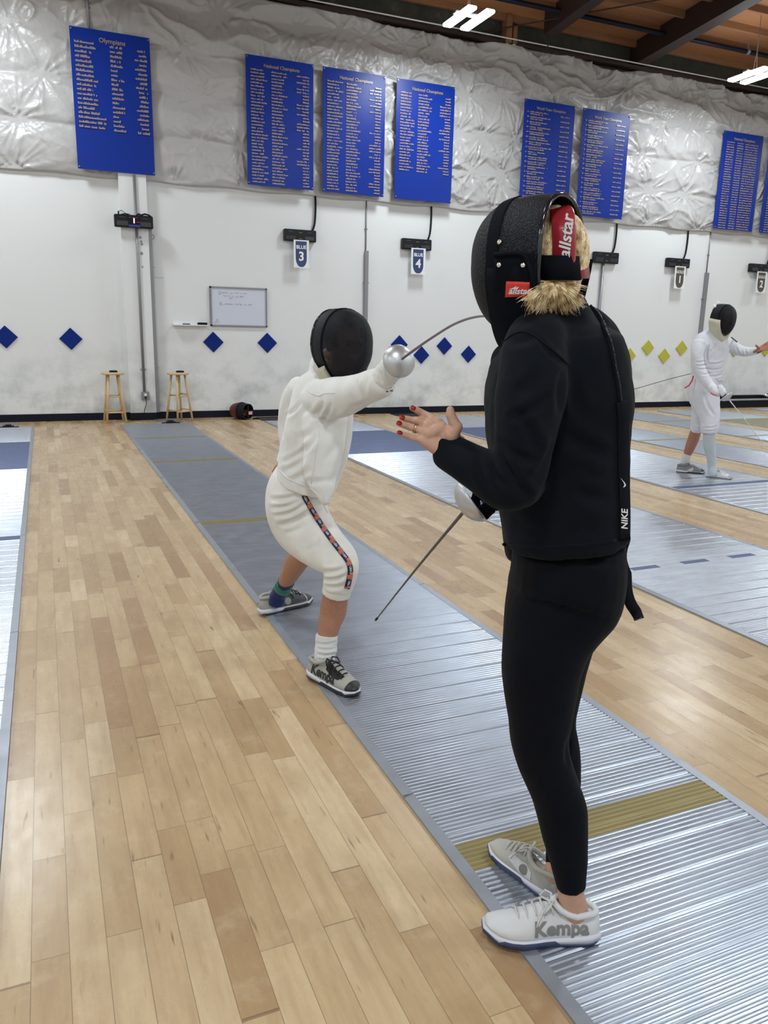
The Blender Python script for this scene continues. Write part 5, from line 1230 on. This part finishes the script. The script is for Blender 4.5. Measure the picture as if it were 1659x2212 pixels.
# socks and shoes
b = MB(); limb(b, [(706, 1370, 3.18, 23.5, .043), (705, 1384, 3.178, 24.5, .045), (704, 1392, 3.175, 23, .042), (704, 1402, 3.17, 25, .045), (702, 1412, 3.165, 23, .041), (701, 1424, 3.16, 23, .042), (700, 1436, 3.155, 21, .038), (702, 1448, 3.14, 20, .034)], n=24, roundcap=False)
me = fuse(b, .0042, 2); wrinkle(me, [(684, 1390, 728, 1386, 2.6, .004), (684, 1401, 729, 1400, 2.6, .004), (684, 1413, 726, 1412, 2.6, .004), (684, 1424, 726, 1422, 2.6, .003)], 1, .001, 30); sk = link('sock', me, m_sockw, kid)
b = MB(); limb(b, [(622, 1250, 3.82, 17.5, .036), (613, 1266, 3.86, 17.5, .036), (602, 1284, 3.905, 17.5, .036), (598, 1296, 3.91, 18, .036), (597, 1306, 3.915, 17, .034)], n=20, roundcap=False); sk = link('sock', fuse(b, .004, 2), m_sockn, kid)
for (xa, ya), (xc, yc_), m__, wd_ in (((619, 1256), (616, 1261), m_sockg, .003), ((612, 1268), (609, 1273), m_sockg, .004)):
    b = MB(); limb(b, [(xa, ya, 3.84, 18.2, .037), (xc, yc_, 3.855, 18.2, .037)], n=24, k=1, roundcap=False); b.build('sock_stripe', m__, sk, True)
b = MB(); limb(b, [(615.5, 1262, 3.853, 18.4, .0372), (614.5, 1264, 3.857, 18.4, .0372)], n=24, k=1, roundcap=False); b.build('sock_stripe', m_sockl, sk, True)
kf = shoe(kid, (.980, 3.043, .0135), (1.098, 2.765, .0135), col=m_shgrey, sole=m_solew, sole2=m_solek, toecap=m_solek, lace=m_lacek, side=-1, hscale=1.0, text=('Kempa', .115, .046, .052, -1, 1), textm=m_solek,
     panel=[([(.17, .078), (.13, .098), (.125, .07), (.165, .055), (.20, .05), (.215, .06)], -1, m_lacek, .0015)])
shoe(kid, (.955, 3.835, .0135), (1.262, 3.932, .0135), col=m_shgrey, sole=m_solew, sole2=m_solek, toecap=m_dgrey, lace=m_lacek, side=-1, hscale=1.0,
     panel=[([(.06, .025), (.12, .025), (.235, .028), (.235, .055), (.18, .07), (.14, .075), (.10, .05)], -1, m_dgrey, .0015), ([(.132+.017*math.cos(q/14*6.283), .046+.017*math.sin(q/14*6.283)) for q in range(14)], -1, m_shgrey, .0025)],
     text=('K', .132, .046, .026, 1, -1), textm=m_solek)
# glove closed on the grip behind the bell guard, and the bent epee
GK = at(862, 780, 2.68)
gdK = (at(905, 748, 2.50)-GK).normalized()
gl = MB()
limb(gl, [(822, 824, 2.79, 27, .042), (832, 812, 2.76, 27, .040), (843, 799, 2.735, 28, .038), (850, 790, 2.72, 26, .036)], n=18)
q = fuse(gl, .004, 3)
Gc = GK-gdK*.03; Sg = gdK.cross(Z).normalized(); Ug = Sg.cross(gdK); gq = lambda a, b_, c_: Gc+gdK*a+Sg*b_+Ug*c_
fin = [[gq(.012-.018*k, .022, .014), gq(.014-.018*k, .026, -.010), gq(.013-.018*k, .006, -.026), gq(.010-.018*k, -.014, -.020)] for k in range(4)]
thm = [gq(-.03, -.012, .022), gq(-.012, -.018, .016), gq(.004, -.012, .008), gq(.014, -.004, .002)]
hq = hand_mesh(fin+[thm], [[.0105, .0105, .010, .009]]*4+[[.013, .012, .011, .010]], [(gq(-.05, 0, .008), gq(.008, .018, .014), .024, .015), (gq(-.055, 0, 0), gq(-.03, .016, .0), .026, .018)], .003, 3)
gm_ = join(q, hq); wrinkle(gm_, [(820, 800, 840, 830, 4, .004), (830, 792, 852, 828, 4, .004), (818, 815, 846, 836, 4, .003)], 1, .003, 16)
kg = link('glove', gm_, m_wc, kid); kgt = wtree(kg)
b = MB(); rg = random.Random(4)
for k in range(9):
    P_, nr = surf(wtree(kj), 838+rg.uniform(-5, 8), 838+rg.uniform(-4, 8), 2.77, .002); b.obox(P_, RT*.0045, UP*.0022, nr*.0006)
b.build('sleeve_print', m_grey, kj)
epee(GK, GK, gdK, [tuple(GK+gdK*.03), tuple(at(895, 756, 2.56)), tuple(at(922, 737, 2.44)), tuple(at(967, 708, 2.24)), tuple(at(997, 693.5, 2.10)), tuple(at(1024, 685.5, 1.98)), tuple(at(1048, 683, 1.86)), tuple(at(1066, 686, 1.765))], .0575,
     'epee with a big silver guard and a bent blade touching the black mask', m_blade, .0042)

# ================================================================== far fencer in white, hand raised to the right
PF = Vector((6.60, 6.35, 0))
far = empty('person', PF, 'person in white fencing kit standing on the far piste, one bare hand raised forward', 'person')
D0 = 8.4
T = MB()
limb(T, [(1546, 722, D0+.03, 18, .09), (1543, 730, D0, 29, .13), (1537, 742, D0, 37, .16), (1533, 765, D0, 37, .165), (1530, 790, D0, 35, .16), (1529, 812, D0, 33, .155), (1528, 822, D0, 32, .155)], n=24, power=2.3, roundcap=False)
limb(T, [(1572, 742, D0+.12, 14, .08), (1590, 754, D0+.12, 12.5, .065), (1610, 760, D0+.08, 10.5, .055), (1630, 758, D0+.04, 8, .042), (1640, 757, D0, 7, .036)], n=16)
limb(T, [(1510, 742, D0-.14, 15, .085), (1506, 765, D0-.18, 13.5, .075), (1508, 790, D0-.2, 13, .065), (1518, 812, D0-.24, 12, .06), (1532, 832, D0-.28, 10.5, .052), (1541, 843, D0-.30, 9.5, .045)], n=16)
jm = fuse(T, .009, 4)
wrinkle(jm, [(1503, 782, 1525, 778, 1.6, .012), (1503, 789, 1527, 787, 1.6, .012), (1507, 797, 1530, 795, 1.5, .010), (1514, 808, 1534, 806, 1.6, .010), (1530, 785, 1563, 781, 1.8, .012), (1528, 797, 1562, 794, 1.8, .010), (1534, 812, 1560, 808, 2, .009), (1590, 745, 1598, 766, 2, .010), (1610, 750, 1614, 768, 2, .010), (1532, 742, 1527, 780, 2.2, .012), (1536, 760, 1548, 735, 2.2, .010)], 1, .004, 8)
fj = link('jacket', jm, m_wc3, far)
T = MB()
limb(T, [(1527, 812, D0, 31, .155), (1521, 832, D0, 34, .17), (1520, 850, D0, 34, .165), (1526, 872, D0-.03, 28, .14), (1532, 895, D0-.06, 22, .11), (1533, 912, D0-.08, 19.5, .095), (1533, 926, D0-.08, 18.5, .088), (1532.5, 936, D0-.08, 16.5, .08)], n=24, roundcap=False)
limb(T, [(1512, 855, D0+.1, 22, .12), (1513, 885, D0+.16, 17, .095), (1508, 905, D0+.2, 14.5, .08), (1505, 925, D0+.22, 12.5, .07), (1504.5, 931, D0+.22, 11.5, .066)], n=18)
bm_ = fuse(T, .009, 4); wrinkle(bm_, [(1516, 922, 1551, 920, 1.6, .008), (1517, 930, 1550, 927, 1.4, .008), (1495, 922, 1515, 926, 1.4, .008), (1522, 850, 1545, 900, 3, .008)], 1, .004, 8); fb_ = link('breeches', bm_, m_wc3, far)
B_ = MB()
limb(B_, [(1552, 700, D0, 10, .05), (1545, 720, D0, 12, .06), (1535, 760, D0, 26, .12), (1529, 815, D0, 24, .11), (1522, 855, D0, 24, .11), (1531, 905, D0-.07, 14, .07), (1532, 940, D0-.08, 11.5, .055), (1532, 960, D0-.07, 11.5, .055), (1536, 985, D0-.06, 8.5, .042), (1538, 1008, D0-.05, 7, .034)], n=16)
limb(B_, [(1514, 870, D0+.12, 14, .07), (1507, 915, D0+.2, 11, .055), (1499, 945, D0+.26, 12, .058), (1490, 968, D0+.28, 10.5, .05), (1484, 985, D0+.3, 8, .038), (1480, 1003, D0+.3, 8, .036), (1477, 1010, D0+.28, 9, .04)], n=16)
limb(B_, [(1575, 745, D0+.12, 8, .045), (1610, 760, D0+.08, 6, .035), (1638, 757, D0, 5, .026)], n=12)
limb(B_, [(1510, 745, D0-.14, 9, .05), (1508, 790, D0-.2, 8, .04), (1540, 842, D0-.3, 6, .03)], n=12)
bm1 = fuse(B_, .009, 3)
HF_ = at(1562, 687, D0-.12); Ff = (-FH*.80+RH*.58-Z*.16).normalized(); Uf = (Z-RH*.10).normalized()
hdf = fuse(head_mesh(HF_, Ff, Uf, 1.0), .005, 2)
def q3(x, y, d=0): return at(x, y, D0-.02+d)
wr = q3(1637, 757); fing = [[q3(1645, 748), q3(1651, 744), q3(1656, 740.5), q3(1661, 737)], [q3(1647, 750), q3(1654, 747), q3(1660, 744), q3(1665, 741)], [q3(1647, 753, -.01), q3(1655, 751, -.01), q3(1661, 749, -.01), q3(1666, 747, -.01)], [q3(1646, 756, -.02), q3(1653, 756, -.02), q3(1658, 755, -.02), q3(1662, 754, -.02)], [q3(1639, 752, -.02), q3(1635, 748, -.03), q3(1633, 746, -.03)]]
hf = hand_mesh(fing, [[.0115, .011, .010, .008]]*3+[[.010, .0095, .009, .007]]+[[.015, .013, .010]], [(wr, q3(1646, 749), .026, .016), (wr, q3(1647, 753, -.01), .026, .016), (wr, q3(1645, 756, -.02), .025, .014), (q3(1639, 755), q3(1645, 752), .024, .018)], .004, 2)
fbody = link('body', join(bm1, hdf, hf), m_skinF, far)
b = MB(); b.ball(HF_-Ff*.012+Uf*.038, Ff*.098, Ff.cross(Uf).normalized()*.083, Uf*.086, 20, 14); me = fuse(b, .008, 2); crop(me, lambda c: (c-HF_).dot(Ff) > .045 and (c-HF_).dot(Uf) < .062); link('hair', me, m_hairb, far)
fm_, Sf, Uf2, df = fmask(far, at(1560.5, 688, D0-.11), Ff, Uf, 1.04, m_mesh, dims=(.13, .115, .14, .165), fb=.20, fr=-.50, bandw=.05, bibm=m_cream, bibf=(-.50, .40), bibdrop=.045)
for q_ in ((1544, 661, .016), (1551, 653.5, .012)):
    b = MB(); c_ = at(q_[0], q_[1], D0-.24); b.ball(c_, RT*q_[2], UP*q_[2], FH*.008, 12, 8); b.build('mask_sticker', m_white, fm_, True)
b = MB(); b.tube([at(1498, 812, D0-.1), at(1495, 822, D0-.12), at(1488, 833, D0-.14), at(1479, 838, D0-.15)], .007, 6); b.build('loose_cord', m_redb, fj, True)
b = MB(); limb(b, [(1640, 757, D0, 7.2, .036), (1641.5, 760, D0-.0, 7, .035)], n=16, k=1, roundcap=False); b.build('wristband', m_blackr, fbody, True)
b = MB(); b.tube([surf(wtree(fj), x, y, D0, .002)[0] for x, y in ((1580, 729), (1586, 734), (1592, 738.5))], .007, 6); b.build('sleeve_badge', m_grey, fj, True)
# socks and shoes
b = MB(); limb(b, [(1532, 934, D0-.08, 12.6, .060), (1531.5, 950, D0-.075, 13, .062), (1533, 968, D0-.07, 12, .056), (1536, 985, D0-.06, 10, .048), (1538, 1005, D0-.05, 9, .042), (1540, 1020, D0-.06, 9.5, .044), (1541, 1026, D0-.06, 9.5, .042)], n=20, roundcap=False); sk = link('sock', fuse(b, .006, 2), cloth('grey_white_sock', (.52, .57, .60), .9), far)
b = MB(); limb(b, [(1532, 934.5, D0-.08, 13.1, .063), (1532, 936, D0-.08, 13.1, .063)], n=20, k=1, roundcap=False); b.build('sock_band', m_sockw if False else m_grey, sk, True)
b = MB(); limb(b, [(1484.5, 981, D0+.3, 9, .044), (1481.5, 992, D0+.3, 9.3, .044), (1479.5, 1003, D0+.3, 9.5, .044)], n=20, roundcap=False); link('sock', fuse(b, .006, 2), m_sockw, far)
z_ = .0135
shoe(far, atz(1526, 1029, z_), atz(1581, 1035.5, z_), col=m_shw, sole=m_solew, sole2=m_mgrey, toecap=m_shbeige, lace=m_lace, side=-1, panel=[([(.04, .03), (.10, .03), (.13, .05), (.09, .062), (.05, .06)], -1, m_ocre, .0015)])
shoe(far, atz(1461, 1019, z_), atz(1521, 1023, z_), col=m_mgrey, sole=m_solew, sole2=m_dgrey, toecap=m_dgrey, lace=m_lace, side=-1, panel=[([(.09, .02), (.15, .02), (.17, .05), (.15, .06)], -1, m_shw, .0015)])
# gloved sword hand, guard and blade
GF = at(1569, 856, D0-.44); tipF = at(1662, 974, D0-.75); gdF = (tipF-GF).normalized()
Gc = GF-gdF*.05; Sg = gdF.cross(Z).normalized(); Ug = Sg.cross(gdF); gq = lambda a, b_, c_: Gc+gdF*a+Sg*b_+Ug*c_
fin = [[gq(.02-.02*k, .024, .012), gq(.022-.02*k, .028, -.012), gq(.02-.02*k, .006, -.028), gq(.018-.02*k, -.014, -.020)] for k in range(4)]
thm = [gq(-.02, -.016, .022), gq(.0, -.02, .012), gq(.016, -.014, .004), gq(.024, -.006, .0)]
g2 = hand_mesh(fin+[thm], [[.012, .012, .011, .010]]*4+[[.014, .013, .012, .011]], [(gq(-.05, 0, .01), gq(.01, .02, .014), .028, .017), (gq(-.06, 0, .006), gq(-.03, .018, .0), .03, .02)], .0045, 2)
b = MB(); limb(b, [(1536, 836, D0-.30, 10.5, .052), (1545, 844, D0-.35, 9.5, .046), (1552, 850, D0-.40, 8.5, .04)], n=16); fg = link('glove', join(fuse(b, .007, 2), g2), m_wc3, far)
b = MB(); b.tube([at(1536, 849, D0-.42), at(1541, 853, D0-.46), at(1548, 853, D0-.48)], .006, 6); b.build('glove_piping', m_redb, fg, True)
epee(GF, GF, gdF, [tuple(GF+gdF*.03), tuple(GF.lerp(tipF, .5)), tuple(tipF)], .066, 'epee of the far fencer, thin blade slanting down to the right edge', m_alg, .0048)
cable([tuple(at(1497, 806, D0+.12)), tuple(at(1440, 820.5, D0+.4)), tuple(at(1361, 843, D0+.9)), tuple(at(1250, 873, D0+1.6)), tuple(at(1180, 893, D0+2.2))], .0035, m_grey, 'thin grey reel wire stretched behind the far fencer towards the person in black', 'body_wire', 'wire')
# ---------------- red mask lying on the floor by the wall
PM = Vector((2.84, 12.84, 0)); rm = empty('fencing_mask', PM, 'dark red and black fencing mask lying on the floor below the whiteboard', 'fencing mask')
c0 = Vector((2.95, 12.84, .138)); m_dr = mat('dark_red_mesh', (.10, .008, .012), .45); m_pn = mat('pink_card', (.62, .42, .42), .5)
Fd = (-RH*.83+FH*.56).normalized(); Sd = Fd.cross(Z).normalized()
dmm = (.25, .135, .135, .135)
shell(sphere_part(None, c0, Fd, Sd, Z, dmm, .05, 1.0, chin=False)[:-1], .003).build('front_mesh', m_dr, rm, True)
shell(sphere_part(None, c0, Fd, Sd, Z, dmm, -.55, .05, chin=False), .003).build('side_mesh', m_blackr, rm, True)
rr = sphere_part(None, c0, Fd, Sd, Z, dmm, -.55, -.5, chin=False)[0]; b = MB(); b.tube(rr+[rr[0]], .008, 8); b.build('back_rim', m_blackm, rm, True)
rr2 = sphere_part(None, c0, Fd, Sd, Z, dmm, .03, .08, chin=False, off=.02); b = MB(); b.tube(rr2[0]+[rr2[0][0]], .009, 8); b.build('trim_band', m_blackm, rm, True)
ce = sum(rr, Vector())/len(rr)
b = MB(); b.obox(ce+Z*.0, Sd*.10, Z*.016, Fd*.006); b.obox(ce, Sd*.016, Z*.10, Fd*.006); b.build('inner_strap', m_blackr, rm)
b = MB(); b.ball(ce+Fd*.05-Z*.03, Sd*.085, Z*.06, Fd*.03); b.build('lining', m_dr, rm, True)
b = MB(); b.obox(ce-Z*.028-Fd*.012+Sd*(-.045 if Sd.dot(RH) < 0 else .045), Sd*.042, Z*.026, Fd*.003); b.build('card_tag', m_pn, rm)
b = MB(); b.obox(Vector((3.17, 12.78, .012)), RH*.05, FH*.02, Z*.012); b.build('loose_strap', m_blackr, rm)
